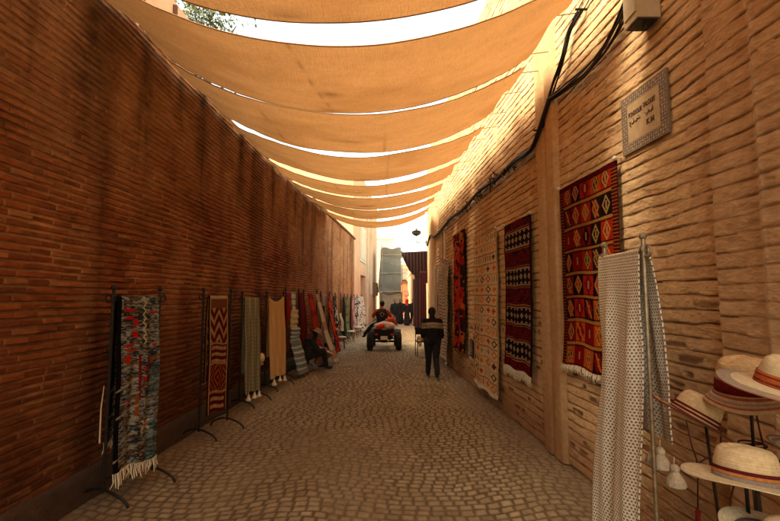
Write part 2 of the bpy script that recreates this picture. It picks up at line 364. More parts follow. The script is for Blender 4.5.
# ------------------------------------------------------------------ shade sails
def sail_mat():
    m, nt, p = _nt('sail_fabric'); nt.nodes.remove(p)
    out = [n for n in nt.nodes if n.type == 'OUTPUT_MATERIAL'][0]
    at = nt.nodes.new('ShaderNodeAttribute'); at.attribute_name = 'Col'
    tc = nt.nodes.new('ShaderNodeTexCoord')
    def ns(sc, st=(1, 1, 1)):
        mp = nt.nodes.new('ShaderNodeMapping'); mp.inputs[3].default_value = st
        n = nt.nodes.new('ShaderNodeTexNoise'); n.inputs['Scale'].default_value = sc; n.inputs['Detail'].default_value = 5
        nt.links.new(tc.outputs['Object'], mp.inputs[0]); nt.links.new(mp.outputs[0], n.inputs[0]); return n
    a = ns(2.2, (1, 2.5, 1)); b = ns(26, (.35, 3, 3)); c = ns(26, (3, .35, 3))
    ad = nt.nodes.new('ShaderNodeMath'); ad.operation = 'ADD'; nt.links.new(a.outputs[0], ad.inputs[0])
    ad2 = nt.nodes.new('ShaderNodeMath'); ad2.operation = 'ADD'; nt.links.new(b.outputs[0], ad2.inputs[0]); nt.links.new(c.outputs[0], ad2.inputs[1])
    nt.links.new(ad2.outputs[0], ad.inputs[1])
    rg = nt.nodes.new('ShaderNodeMapRange'); rg.inputs[1].default_value = 1.0; rg.inputs[2].default_value = 2.0; rg.inputs[3].default_value = .80; rg.inputs[4].default_value = 1.16
    nt.links.new(ad.outputs[0], rg.inputs[0])
    mx = nt.nodes.new('ShaderNodeVectorMath'); mx.operation = 'SCALE'; nt.links.new(at.outputs['Color'], mx.inputs[0]); nt.links.new(rg.outputs[0], mx.inputs['Scale'])
    df = nt.nodes.new('ShaderNodeBsdfDiffuse'); tr = nt.nodes.new('ShaderNodeBsdfTranslucent'); ms = nt.nodes.new('ShaderNodeMixShader'); ms.inputs[0].default_value = .45
    bp = nt.nodes.new('ShaderNodeBump'); bp.inputs['Strength'].default_value = .35; bp.inputs['Distance'].default_value = .03
    nt.links.new(ad.outputs[0], bp.inputs['Height'])
    for s_ in (df, tr): nt.links.new(mx.outputs[0], s_.inputs[0]); nt.links.new(bp.outputs[0], s_.inputs['Normal'])
    nt.links.new(df.outputs[0], ms.inputs[1]); nt.links.new(tr.outputs[0], ms.inputs[2]); nt.links.new(ms.outputs[0], out.inputs[0])
    return m
M['sail'] = sail_mat()
M['hem'] = mat('sail_hem', (.30, .16, .07), .95, .2, 20)
def sail(yn, yf, zn, zf, label, seams=(), seed=0, ze=4.78):
    t = thing('shade_sail', label, 'shade sail', (0, yn, 4.2), 0, 'fabric shade sails strung across the alley')
    xs = np.linspace(0, 1, 120); ss = np.linspace(0, 1, 26)
    U, Q = np.meshgrid(xs, ss); Yw = yn + (yf - yn) * Q
    xl = XL(Yw) + .06; xr = XR(Yw) - .27
    Xw = xl + (xr - xl) * U
    zc = zn + (zf - zn) * Q; w = 2 * U - 1
    Zw = zc + (ze + .015 * np.sin(seed) - zc) * np.abs(w) ** 2.0
    Zw += -.075 * (1 - Q) * sst(.25, 1, w) + -.03 * (1 - Q) * sst(.4, .9, -w)
    Zw += .018 * (fbm(Xw * .8, Yw * 2.2, seed + 60) - .5) * 2 * (1 - np.abs(w) ** 4)
    Zw += .012 * np.sin(Xw * 3.1 + Yw * 5 + seed) * np.sin(Yw * 9 + seed * 2) * (.4 + np.abs(w)) + .006 * np.sin((np.abs(w) * 2 + Q * 1.2) * 22 + seed) * sst(.35, .95, np.abs(w))
    Zw += .02 * np.sin(Q * math.pi) * (1 - w ** 2) * -1                      # belly
    en = sst(.86, 1, np.abs(w)); Zw += en * .05 * np.sin(Q * math.pi * 3 + seed) * np.abs(np.sin(Q * math.pi))
    Yw = Yw + .03 * en * np.sin(Q * math.pi * 2)
    edgeY = .025 * np.sin(U * 7 + seed) + .02 * (vn(U * 9, U * 0 + seed, 2) - .5); Yw = Yw + edgeY
    C = np.zeros(Xw.shape + (3,)) + np.array((.245, .114, .040))
    C = mixc(C, (.18, .077, .024), sst(.5, .75, fbm(Xw * .9, Yw * 1.7, seed + 66)) * .55)
    for (su, sq, rx, ry, am) in ((.47 + .02 * math.sin(seed * 3), .60, .035, .045, .75), (.47 + .02 * math.sin(seed * 5), .95, .055, .03, .9)):
        am *= .35 + .65 * hsh(seed, int(sq * 9), 3); rx *= .6 + hsh(seed, 4, 7); su += .05 * (hsh(seed, int(sq * 7), 11) - .5)
        C = mixc(C, (.05, .02, .007), am * np.exp(-((U - su) / rx) ** 2 - ((Q - sq) / ry) ** 2))
    for k, (u0, u1) in enumerate(seams):
        C = mixc(C, (.10, .042, .014), .6 * np.exp(-((U - (u0 + (u1 - u0) * Q)) / .0022) ** 2))
    P = np.stack([Xw, Yw - yn, Zw - 4.2], -1)
    grid_obj('fabric', P, C, 'sail', t)
    for r_ in (0, -1):
        mb = MB(); mb.tube([tuple(p) for p in P[r_][::3]], .007, 5); mb.build('hem', 'hem', t)
    for q in (2, 13, 23):
        mb = MB(); p = P[q, -1]; y = p[1] + yn; mb.tube([tuple(p), (XR(y) + .01, p[1] + .02, p[2] + .05)], .006, 5)
        mb.build('tie_rope', 'rope', t)
sails = [
 (1.32, 3.20, 3.96, 3.96, 'shade sail nearest the camera, cut off by the top edge of the photo', ((.25, .24),)),
 (3.40, 5.11, 3.90, 4.085, 'widest shade sail, directly beyond the broad strip of open sky', ((.42, .46), (.60, .60))),
 (5.14, 6.89, 4.085, 4.20, 'third shade sail from the camera, between a closed seam and a thin white gap', ((.60, .605), (.22, .24))),
 (6.95, 8.70, 4.155, 4.235, 'fourth shade sail from the camera, with thin bright gaps along both edges', ((.62, .62),)),
 (8.80, 10.45, 4.15, 4.32, 'fifth shade sail from the camera, just beyond the brightest short gap', ((.35, .36), (.62, .62))),
 (10.52, 12.0, 4.28, 4.30, 'sixth shade sail from the camera, second before the last sail', ((.55, .55),)),
 (12.04, 13.5, 4.27, 4.30, 'seventh shade sail from the camera, just before the last one', ((.35, .36),)),
 (13.6, 15.3, 4.235, 4.30, 'farthest shade sail, its curved edge against the sky at the alley end', ())]
for i, (a, b, c, d, l, sm) in enumerate(sails): sail(a, b, c, d, l, sm, i + 1)
for i, a in enumerate((-.5,)):  # sail out of view, added to hold light off the near alley
    sail(a - .02, a + 1.76, 4.1, 4.2, 'unseen shade sail added over the photographer to keep light out, beside the nearest one', (), i + 20)

# ------------------------------------------------------------------ upper structures beside the alley
hw = thing('house', 'pink plastered upper storey rising above the left brick wall near the camera', 'house', (-3.3, 0, 4.86))
mb = MB(); ya, yb = -10, 7.9
mb.add([(XL(ya) - 4, ya, 4.86), (XL(ya) - 1.05, ya, 4.86), (XL(yb) - 1.05, yb, 4.86), (XL(yb) - 4, yb, 4.86), (XL(ya) - 4, ya, 7), (XL(ya) - 1.05, ya, 7), (XL(yb) - 1.05, yb, 7), (XL(yb) - 4, yb, 7.0)], [(3, 2, 1, 0), (4, 5, 6, 7), (0, 1, 5, 4), (1, 2, 6, 5), (2, 3, 7, 6), (3, 0, 4, 7)])
o = mb.build('wall', 'pinkwall', hw); o.location = (3.3, 0, -4.86)
for y in (4.6, 5.5, 6.2, 7.1):
    mb = MB(); mb.tube([(XL(y) - 1.02, y, 4.9), (XL(y) - 1.02, y, 6.9)], .045, 6); o = mb.build('drain_pipe', 'coping', hw); o.location = (3.3, 0, -4.86)

def tree(loc, h, cr, label, nleaf=2600, leaf=.10, trunk=True, squash=.8):
    t = thing('tree', label, 'tree', loc, random.random() * 6)
    mb = MB()
    mb.tube([(0, 0, 0), (.05, .03, h * .4), (-.04, .05, h * .75)], [.16, .12, .07], 8)
    tips = []
    for k in range(9):
        a = k * 2.4; z0 = h * (.45 + .035 * k); e = Vector((math.cos(a) * cr * .7, math.sin(a) * cr * .7, h * .75 + cr * .5 * random.uniform(-.4, 1)))
        mid = (Vector((0, 0, z0)) + e) / 2 + Vector((0, 0, .2)); mb.tube([(0, 0, z0), mid, e], [.05, .035, .012], 5); tips += [e, mid]
    mb.build('trunk', 'bark', t)
    mb = MB(); cl = []
    for k in range(26):
        d = Vector((random.gauss(0, 1), random.gauss(0, 1), random.gauss(0, 1))).normalized() * random.uniform(.25, 1)
        cl.append((Vector((d.x * cr, d.y * cr, h * .85 + d.z * cr * squash)), random.uniform(.25, .5) * cr))
    for k in range(nleaf):
        c, r_ = cl[k % len(cl)]; d = Vector((random.gauss(0, 1), random.gauss(0, 1), random.gauss(0, 1))).normalized() * r_ * random.random() ** .4
        p = c + d; u = Vector((random.gauss(0, 1), random.gauss(0, 1), random.gauss(0, 1))).normalized(); w = u.orthogonal().normalized(); s_ = leaf * random.uniform(.6, 1.3)
        mb.add([p - u * s_, p + w * s_ * .45, p + u * s_, p - w * s_ * .45], [(0, 1, 2, 3)])
    mb.build('crown', 'leafmat', t)
    return t
tree((-4.6, 10.5, 0), 10.4, 1.6, 'leafy tree showing above the left wall through the strip of open sky', 3000, .09)

# pink house past the end of the left wall, its side running on along the street
A = Vector((-1.95, 22.56, 0)); B = Vector((-1.1, 36, 0)); D = (B - A).normalized(); NN = Vector((D.y, -D.x, 0))
ph = thing('house', 'tall pink house past the end of the left brick wall, with a dark red doorway', 'house', A, 0)
def face_box(mb, s0, s1, z0, z1, d0, d1):
    V = []
    for z in (z0, z1):
        for s_, d_ in ((s0, d0), (s1, d0), (s1, d1), (s0, d1)):
            p = D * s_ + NN * d_; V.append((p.x, p.y, z))
    mb.add(V, [(3, 2, 1, 0), (4, 5, 6, 7), (0, 1, 5, 4), (1, 2, 6, 5), (2, 3, 7, 6), (3, 0, 4, 7)])
L = (B - A).length; mb = MB()
face_box(mb, 0, 3.1, 0, 9.3, -5, 0); face_box(mb, 5.5, L, 0, 9.3, -5, 0); face_box(mb, 3.1, 5.5, 3.15, 9.3, -5, -.001); face_box(mb, 3.1, 5.5, 0, 3.15, -5, -.5)
mb.build('wall', 'pinkwall', ph)
mb = MB(); face_box(mb, 3.12, 5.48, .02, 3.13, -.5, -.40); o = mb.build('door', 'door', ph)
mb = MB(); face_box(mb, 2.7, 5.3, 3.95, 6.1, .002, .05); fr = mb.build('window', 'white', ph)  # pale panels standing in for a sunlit patch, light put into their colour
mb = MB(); face_box(mb, 2.85, 5.15, 4.1, 5.95, .05, .075); mb.build('sunlit_panel', 'cream', fr)
mb = MB(); face_box(mb, 6.2, 6.4, 0, 9.3, .001, .10); mb.build('corner_strip', 'cream', ph)
mb = MB(); face_box(mb, 8.4, 8.55, 2.0, 9.0, .0, .12); mb.build('drain_pipe', 'cream', ph)
mb = MB(); face_box(mb, 10.2, 11.2, 1.9, 2.9, .001, .30); mb.build('awning_box', 'wood', ph)

# tarpaulin covered tower on a plastered base
tt = thing('scaffold_tower', 'tower wrapped in grey green tarpaulin above a plastered base at the alley end', 'scaffold', (0, 33, 0))
mb = MB(); mb.box((.05, 1.0, 1.08), (1.75, 2.0, 2.16)); mb.build('base_wall', mat('old_plaster', (.34, .26, .17), .95, .25, 1.5, .4, 8), tt)
Ug, Vg = np.meshgrid(np.linspace(0, 1, 50), np.linspace(0, 1, 90))
xl_ = -.95 + .28 * Vg; xx = xl_ + (.86 - xl_) * Ug; zz = 2.12 + 3.45 * Vg + .06 * np.sin(Ug * 9)
yy_ = -.06 - .05 * fbm(xx * 2.5, zz * 1.4, 70) - .05 * np.abs(np.sin(zz * 2.6 + .5 * xx))
C = mixc((.16, .155, .13), (.23, .22, .18), fbm(xx * 1.5, zz * 1.5, 71)); C = mixc(C, (.09, .085, .06), np.exp(-((zz - 3.55 - .12 * xx) / .03) ** 2) * .7 + np.exp(-((zz - 4.3 + .3 * xx) / .02) ** 2) * .5)
grid_obj('tarpaulin', np.stack([xx, yy_, zz], -1), C, 'rug', tt, thick=-.02)
for x in (-.62, .93):
    mb = MB(); mb.tube([(x, -.1, 0), (x, -.1, 5.8)], .035, 6); mb.build('pole', 'steel', tt)
for z in (2.2, 3.6, 5.0):
    mb = MB(); mb.tube([(-.75, -.12, z), (1.25, -.12, z + .05)], .025, 6); mb.build('rail', 'steel', tt)
mb = MB(); mb.box((.1, 1.1, 3.8), (1.5, 1.7, 3.3)); mb.build('core_wall', 'plinth', tt)

def block(label, x0, x1, y, h, depth, m, wins=(), roof=None, name='house'):
    t = thing(name, label, 'house', ((x0 + x1) / 2, y, 0)); w = x1 - x0
    mb = MB(); mb.box((0, depth / 2, h / 2), (w, depth, h)); mb.build('wall', m, t)
    mb = MB(); mb.box((0, depth / 2, h + .1), (w + .12, depth + .12, .2)); mb.build('parapet', roof or m, t)
    for (wx, wz, ww, wh) in wins:
        mb = MB(); mb.box((wx, -.02, wz), (ww, .08, wh)); f = mb.build('window', 'wood', t)
        mb = MB(); mb.box((wx, -.065, wz), (ww - .14, .02, wh - .14)); mb.build('pane', 'glass', f)
    return t
block('pale house with a flat roof behind the tarpaulin tower', -6, .35, 46, 8.0, 8, 'cream', [(4.6 - 2.4, 6.4, .8, 1.0)])
block('hazy pink house right of the tarpaulin tower, farthest down the street', 1.2, 6, 62, 6.3, 8, 'pinkwall', [(-1.2, 4.4, .8, 1.2), (.2, 4.4, .8, 1.2)])
block('low cream house just beyond the tower, right of its poles', .95, 2.1, 50, 5.0, 6, 'cream', [(.15, 3.4, .5, .8)])
block('small orange house with a brown roof edge right of the tower', 1.2, 1.95, 42, 3.15, 4, mat('orange_plaster', (.48, .17, .08), .9, .15, 2), [(0, 2.2, .3, .5)], 'coping')
block('low shop block behind the dark hangings on the right', 1.75, 7, 17.4, 3.7, 26, 'pinkwall')
tr = tree((.7, 44.5, 0), 7.3, .8, 'bushy green treetop showing over the tarpaulin tower', 1200, .10)

# market canopy over the far street and the dark drape hanging from it
cn = thing('shop_canopy', 'dark purple brown canopy with a curved lower edge hanging beyond the right wall', 'canopy', (1.0, 18.4, 3.7))
Ug, Vg = np.meshgrid(np.linspace(0, 1, 90), np.linspace(0, 1, 30))
xx = .50 + 1.25 * Ug; top = 3.72 + .06 * Ug
low_ = np.interp(Ug, [0, .08, .25, .45, .62, 1], [3.62, 3.35, 2.95, 2.70, 2.60, 2.3]); zz = top + (low_ - top) * Vg
yy_ = 18.4 + .02 * np.sin(xx * 46) - .35 * Vg * (1 - Ug)
C = np.zeros(xx.shape + (3,)) + np.array((.018, .009, .008)); C = mixc(C, (.026, .012, .010), (np.sin(xx * 46) > .3) * .7)
o = grid_obj('hanging', np.stack([xx, yy_, zz], -1), C, 'rug', cn, thick=.012); o.location = (-1, -18.4, -3.7)
mb = MB(); mb.tube([(.48, 18.42, 3.73), (1.8, 18.42, 3.80)], .02, 6); o = mb.build('pole', 'iron', cn); o.location = (-1, -18.4, -3.7)
for k, (x, y, w, c, l) in enumerate([(1.36, 19.4, .5, (.018, .009, .009), 'near black drape hanging under the right end of the canopy'), (1.3, 17.0, .26, (.03, .007, .007), 'dark red narrow hanging at the corner of the right wall'), (1.52, 22, .7, (.022, .010, .009), 'dark brown hanging behind the black drape on the right')]):
    Ug, Vg = np.meshgrid(np.linspace(0, 1, 40), np.linspace(0, 1, 30))
    P = np.stack([x + (Ug - .5) * w, y + .015 * np.sin(Ug * 22 + k) * (.3 + Vg), 2.95 - .1 * k - (2.6 - .1 * k) * Vg], -1)
    Cc = np.zeros(P.shape) + np.array(c); Cc = mixc(Cc, np.array(c) * 1.9, (np.sin(Ug * 30) > .5) * .5)
    o = grid_obj('hanging_textile', P, Cc, 'rug', None, thick=.012)
    setp(o, l, 'textile')
# stall awning deep in the street
st = thing('market_stall', 'small dark market stall under a low awning far down the street', 'stall', (2.1, 40, 0))
mb = MB(); mb.add([(-.75, -.6, 1.95), (.75, -.6, 1.95), (.75, .8, 2.45), (-.75, .8, 2.45), (-.75, -.6, 1.9), (.75, -.6, 1.9), (.75, .8, 2.4), (-.75, .8, 2.4)], [(0, 1, 2, 3), (7, 6, 5, 4), (0, 4, 5, 1), (1, 5, 6, 2), (2, 6, 7, 3), (3, 7, 4, 0)]); mb.build('awning', 'coping', st)
mb = MB(); mb.box((0, .1, .45), (1.4, .9, .9)); mb.build('counter', 'wood', st)
for x in (-.7, .7):
    mb = MB(); mb.tube([(x, -.5, 0), (x, -.5, 1.95)], .03, 6); mb.build('post', 'wood', st)

# ------------------------------------------------------------------ lantern, cables, box, street sign
ln = thing('wall_lantern', 'small lantern on a curly iron bracket at the far corner of the right wall', 'lantern', (1.42, 16.45, 4.0))
mb = MB(); mb.tube([(.0, 0, -.08), (-.25, 0, -.10), (-.42, 0, -.06)], .018, 6); mb.tube([(0, 0, .32), (-.1, 0, .1), (-.28, 0, -.02), (-.4, 0, .10), (-.4, 0, .2)], .016, 6); mb.ball((-.42, 0, -.06), .03); mb.build('bracket', 'iron', ln)
mb = MB(); mb.lathe([(0, .34), (.03, .30), (.19, .26), (.17, .20), (.10, .15), (.02, .12), (0, .12)], (-.4, 0, .05), 12); mb.tube([(-.4, 0, .1), (-.4, 0, .55)], .01, 5); mb.build('lamp_head', 'glass', ln)
mb = MB(); mb.lathe([(0, .45), (.02, .42), (.05, .36), (.20, .30), (.2, .29)], (-.4, 0, .05), 12); mb.build('cap', 'iron', ln)

cb = thing('cable_bundle', 'black cable bundle running along the top of the right wall and drooping near the camera', 'cables', (1.8, 6, 3.9))
def wp(y, z, d=.07): return Vector((float(XR(y)) - d, y, z)) - Vector((1.8, 6, 3.9))
def smooth_path(pts, n=6):
    out = []
    for i in range(len(pts) - 1):
        p0 = pts[max(i - 1, 0)]; p1 = pts[i]; p2 = pts[i + 1]; p3 = pts[min(i + 2, len(pts) - 1)]
        for k in range(n):
            t = k / n; out.append(.5 * ((2 * p1) + (p2 - p0) * t + (2 * p0 - 5 * p1 + 4 * p2 - p3) * t * t + (3 * p1 - p0 - 3 * p2 + p3) * t ** 3))
    return out + [pts[-1]]
main = [(16.3, 3.95), (16, 3.75), (15.2, 4.0), (14.2, 3.85), (12.8, 3.78), (11, 3.86), (9.5, 3.8), (8, 3.86), (7, 3.8), (6.2, 3.84), (5.6, 3.8), (5.3, 3.92), (4.95, 4.22)]
drop = [(4.95, 4.22), (4.85, 4.32), (4.6, 4.5), (4.45, 4.72), (4.2, 4.78)]
loop = [(4.95, 4.20), (4.55, 4.16), (4.1, 4.13), (3.75, 4.2), (3.45, 4.36), (3.25, 4.62), (3.05, 4.95), (2.8, 5.4)]
def strand(path, n, r_, sp, sag=0):
    for k in range(n):
        a = k * 2.4 + .3
        pts = [wp(y, z + sp * math.sin(a + i * .8) - sag * k * math.sin(math.pi * i / (len(path) - 1)), .07 + sp * math.cos(a + i * .9)) for i, (y, z) in enumerate(path)]
        mb = MB(); mb.tube(smooth_path(pts), r_ * random.uniform(.75, 1.2), 6); mb.build('cable', 'cable', cb, smooth=True)
strand(main, 6, .019, .028); strand(drop, 3, .014, .02); strand(loop, 6, .011, .022, .018)
strand([(4.3, 4.75), (3.9, 4.9), (3.4, 5.4)], 2, .007, .03)
for k in range(34):
    y = random.uniform(6.2, 9.5); z = 3.83 + random.uniform(-.09, .05); p = wp(y, z, random.uniform(.03, .12)); q = p + Vector((random.uniform(-.05, .03), random.uniform(-.15, .15), random.uniform(-.12, .06)))
    mb = MB(); mb.tube([p, (p + q) / 2 + Vector((-.03, 0, .03)), q], .010, 4); mb.build('loose_end', 'cable', cb)
for y, z in ((4.2, 4.78), (5.35, 3.95), (7.4, 3.83), (10, 3.84), (12.9, 3.8)):
    mb = MB(); mb.tube([wp(y, z + .02, -.02), wp(y, z + .02, .12)], .012, 6); mb.build('hook', 'iron', cb)

jb = thing('junction_box', 'grey cream electrical box high on the right wall with a dark underside', 'junction box', (float(XR(3.22)) - .10, 3.22, 4.30))
mb = MB(); mb.box((0, 0, 0), (.18, .18, .62)); mb.build('box_body', mat('box_paint', (.36, .29, .19), .7, .15, 6), jb)
mb = MB(); mb.box((-.095, 0, .02), (.012, .155, .55)); mb.build('cover', mat('box_cover', (.42, .35, .24), .7, .12, 6), jb)
mb = MB(); mb.box((0, 0, -.318), (.15, .15, .012)); mb.tube([(0, -.03, -.32), (0, -.04, -.38)], .014, 6); mb.build('cable_gland', 'cable', jb)

# tiled street sign
ang = math.atan2(float(XR(3.7) - XR(3.2)), .5)
sg = thing('street_sign', 'tiled street sign with a dark patterned border and two lines of lettering', 'sign', (float(XR(3.38)) - .026, 3.38, 3.315), -ang)
gw, gh = .57, .50
u, v = np.meshgrid(np.linspace(0, 1, 170), np.linspace(0, 1, 150)); yy_ = (u - .5) * gw; zz = (.5 - v) * gh
bx = np.minimum(np.minimum(u * gw, (1 - u) * gw), np.minimum(v * gh, (1 - v) * gh))
C = np.zeros(u.shape + (3,)) + np.array((.36, .255, .14)); dk = np.array((.02, .024, .05))
bd = (bx < .078) & (bx > .008)
sx = np.sin(yy_ * 2 * math.pi / .053); sz = np.sin(zz * 2 * math.pi / .053); pt = ((sx * sz > -.05) | (np.abs(sx + sz) < .35)) & ~(np.abs(sx * sz) > .72) & bd
C = mixc(C, dk, np.where(pt, .95, 0)); C = mixc(C, dk, ((bx > .078) & (bx < .086)) * .7 + (bx < .008) * .6)
gr = (np.abs(np.mod(yy_ / .106 + .5, 1) - .5) > .482) | (np.abs(np.mod(zz / .106 + .5, 1) - .5) > .482); C = mixc(C, (.28, .19, .10), gr * .5)
P = np.stack([0 * yy_, -yy_, zz], -1)
grid_obj('tile_panel', P, C, colmat('glazed_tile', .45, .15, 20, .1, 60, .002, .5), sg, smooth=False, thick=-.02) if False else None
M['tile'] = colmat('glazed_tile', .5, .18, 20, .15, 60, .002, .45)
grid_obj('tile_panel', P, C, 'tile', sg, smooth=False, thick=.02, N=np.zeros(P.shape) + np.array((1., 0, 0)))
M['ink'] = mat('dark_glaze', (.06, .03, .035), .5, .2, 20, 0)
def text(body, size, y, z, parent, m='ink', bold=.0, sx=1):
    cu = bpy.data.curves.new('t', 'FONT'); cu.body = body; cu.size = size; cu.align_x = 'CENTER'; cu.align_y = 'CENTER'; cu.extrude = .0015; cu.offset = bold
    to = bpy.data.objects.new('t', cu); COL.objects.link(to); bpy.context.view_layer.update()
    me = bpy.data.meshes.new_from_object(to.evaluated_get(bpy.context.evaluated_depsgraph_get())); bpy.data.objects.remove(to)
    me.transform(Matrix.Translation((-.003, y, z)) @ Matrix.Rotation(R(-90), 4, 'Z') @ Matrix.Rotation(R(90), 4, 'X') @ Matrix.Diagonal((sx, 1, 1, 1)))
    me.materials.clear(); me.materials.append(M[m]); o = bpy.data.objects.new('lettering', me); COL.objects.link(o); o.parent = parent
    return o
text('FONDOUK', .058, .09, .065, sg, bold=.0006, sx=.62); text('TALOUIT', .058, -.085, .075, sg, bold=.0006, sx=.62)
text('K M', .062, -.09, -.075, sg, bold=.002, sx=.9)
mb = MB()       # the line of arabic script, as brush strokes
def stroke(pts, r_=.0035): mb.tube(smooth_path([Vector((-.004, p[0], p[1])) for p in pts], 5), r_, 5)
stroke([(-.03, .012), (-.05, -.005), (-.07, -.004), (-.082, .012), (-.09, -.004), (-.11, -.006), (-.12, .01)]); stroke([(-.125, .03), (-.128, -.006)])
stroke([(-.05, -.02), (-.052, -.023)], .004); stroke([(-.07, .022), (-.073, .023)], .004)
stroke([(.15, .0), (.135, -.014), (.115, -.012), (.108, .004), (.095, -.006), (.075, -.008), (.066, .008), (.05, -.004), (.03, -.002)]); stroke([(.16, .012), (.163, -.022), (.15, -.034)]); stroke([(.118, .018), (.114, .02)], .004); stroke([(.08, -.022), (.076, -.022)], .004); stroke([(.05, .02), (.046, .02)], .004)
mb.build('arabic_lettering', 'ink', sg)

# ------------------------------------------------------------------ woven patterns
cA = lambda *c: np.array(c, float)
def dim(f, k, g=1.25):
    return lambda u, v: np.clip(f(u, v), 0, 1) ** g * k
def base(u, c): return np.zeros(np.shape(u) + (3,)) + np.array(c, float)
def put(C, mask, c): return mixc(C, c, np.clip(np.asarray(mask, float), 0, 1))
def pat_bands(u, v):        # wine red kilim of eight bands of mixed motifs
    C = base(u, (.22, .012, .010)); nb = 8; b = np.floor(v * nb); fv = v * nb - b; nc = 5
    uu = (u - .08) / .84; c = np.floor(uu * nc); fu = uu * nc - c; h = hsh(c, b, 71); h2 = hsh(c, b, 72)
    pal = np.array([(.28, .012, .012), (.035, .012, .02), (.42, .05, .015), (.30, .015, .012), (.06, .02, .03), (.50, .13, .02)])
    C = pal[(h * 5.99).astype(int)]
    C = put(C, (np.abs(fu - .5) + np.abs(fv - .5) * .9 < .40), pal[(h2 * 5.99).astype(int)])
    mot = (np.abs(np.abs(fu - .5) + np.abs(fv - .5) * .9 - .30) < .055) & (h2 > .25); C = put(C, mot, (.48, .33, .12))
    C = put(C, (np.abs(fu - .5) < .06) & (np.abs(fv - .5) < .16), (.45, .30, .14)); C = put(C, (np.abs(fu - .5) + np.abs(fv - .5) < .13) & (h > .6), (.10, .13, .11))
    zz_ = (np.abs(fu - .5 - (fv - .5) * .8) < .07) & (h > .55); C = put(C, zz_ & (fv > .15) & (fv < .85), (.55, .22, .04))
    C = put(C, (fv < .05) | (fv > .95), (.42, .26, .08)); C = put(C, (np.abs(fv - .10) < .025) | (np.abs(fv - .90) < .02), (.06, .012, .012))
    C = put(C, (np.abs(fu) < .03) & (hsh(c, b, 75) > .4), (.05, .01, .012))
    e = (u < .08) | (u > .92); C = put(C, e, (.09, .012, .012)); C = put(C, e & (np.mod(v * 60, 1) < .4), (.36, .12, .04)); C = put(C, (v < .03), (.14, .01, .01))
    return C
def pat_bw(u, v):           # dark red with black and cream diamond bands
    C = base(u, (.15, .008, .012)); C = put(C, (np.mod(u * 9 + np.floor(v * 44) * .5, 1) < .35) & (np.mod(v * 44, 1) < .6), (.27, .018, .02)); C = put(C, vn(u * 16, v * 60, 3) > .72, (.05, .01, .015))
    for c0 in (.13, .385, .64, .865):
        d = np.abs(v - c0); C = put(C, d < .055, (.022, .014, .016)); C = put(C, (d < .058) & (d > .050), (.50, .38, .24)); C = put(C, (d < .072) & (d > .068), (.45, .26, .12))
        dm = np.abs(np.mod(u * 7, 1) - .5) * .055 + np.abs(np.mod((v - c0) / .05 + .5, 1) - .5) * .05
        C = put(C, (dm < .019) & (d < .047), (.56, .44, .30)); C = put(C, (dm < .007) & (d < .047), (.1, .01, .012))
    C = put(C, (u < .05) | (u > .95), (.06, .01, .014))
    return C
def pat_cream(u, v):        # cream with rows of little orange and brown motifs
    C = base(u, (.54, .42, .27)); nr, nc = 15, 4; r_ = np.floor(v * nr); fv = v * nr - r_; c = np.floor(u * nc); fu = u * nc - c
    h = hsh(c, r_, 81); pal = np.array([(.50, .13, .04), (.10, .06, .05), (.36, .08, .04), (.30, .26, .22), (.46, .20, .06)])
    m1 = (np.abs(np.abs(fu - .5) + np.abs(fv - .5) - .30) < .09); m2 = ((np.abs(fu - .5) < .10) | (np.abs(fv - .5) < .11)) & (np.abs(fu - .5) < .28) & (np.abs(fv - .5) < .28)
    m3 = (np.abs(np.mod(fu * 3, 1) - .5) < .2) & (np.abs(fv - .5) < .26) & (np.abs(fu - .5) < .4)
    m = np.where(h < .35, m1, np.where(h < .7, m2, m3)); C = mixc(C, pal[(hsh(c, r_, 82) * 4.99).astype(int)], m * 1.)
    C = put(C, (fv < .07), (.20, .12, .08)); C = put(C, (fv > .12) & (fv < .17) & (np.mod(u * 22, 1) < .5), (.45, .16, .05)); C = put(C, (np.abs(fu) < .035), (.30, .18, .10)); C = put(C, (u > .965) | (u < .02), (.40, .28, .17))
    return C
def pat_patch(u, v):        # bright patchwork of red and orange blocks
    r_ = np.floor(v * 11 + .3 * np.sin(u * 5)); c = np.floor(u * 3 + hsh(r_, 0, 90) * 1.3); h = hsh(c, r_, 91)
    pal = np.array([(.46, .018, .012), (.52, .07, .014), (.16, .01, .012), (.42, .20, .03), (.38, .014, .012), (.04, .02, .022), (.42, .10, .04)]); C = pal[(h * 6.99).astype(int)]
    C = put(C, vn(u * 7, v * 34, 5) > .7, (.06, .02, .02)); C = put(C, (vn(u * 9, v * 40, 6) > .84), (.50, .16, .02)); C = put(C, u > .93, (.03, .012, .012)); return C
def pat_stripe(u, v):       # off white with thin dark lines
    C = base(u, (.50, .43, .34)); f = np.mod(v * 30 + .08 * np.sin(u * 9), 1); C = put(C, f < .28, (.12, .09, .075)); C = put(C, (np.mod(v * 6, 1) < .10), (.20, .15, .12)); C = put(C, (f < .5) & (f > .4) & (np.mod(u * 14, 1) < .5), (.2, .15, .12)); return C
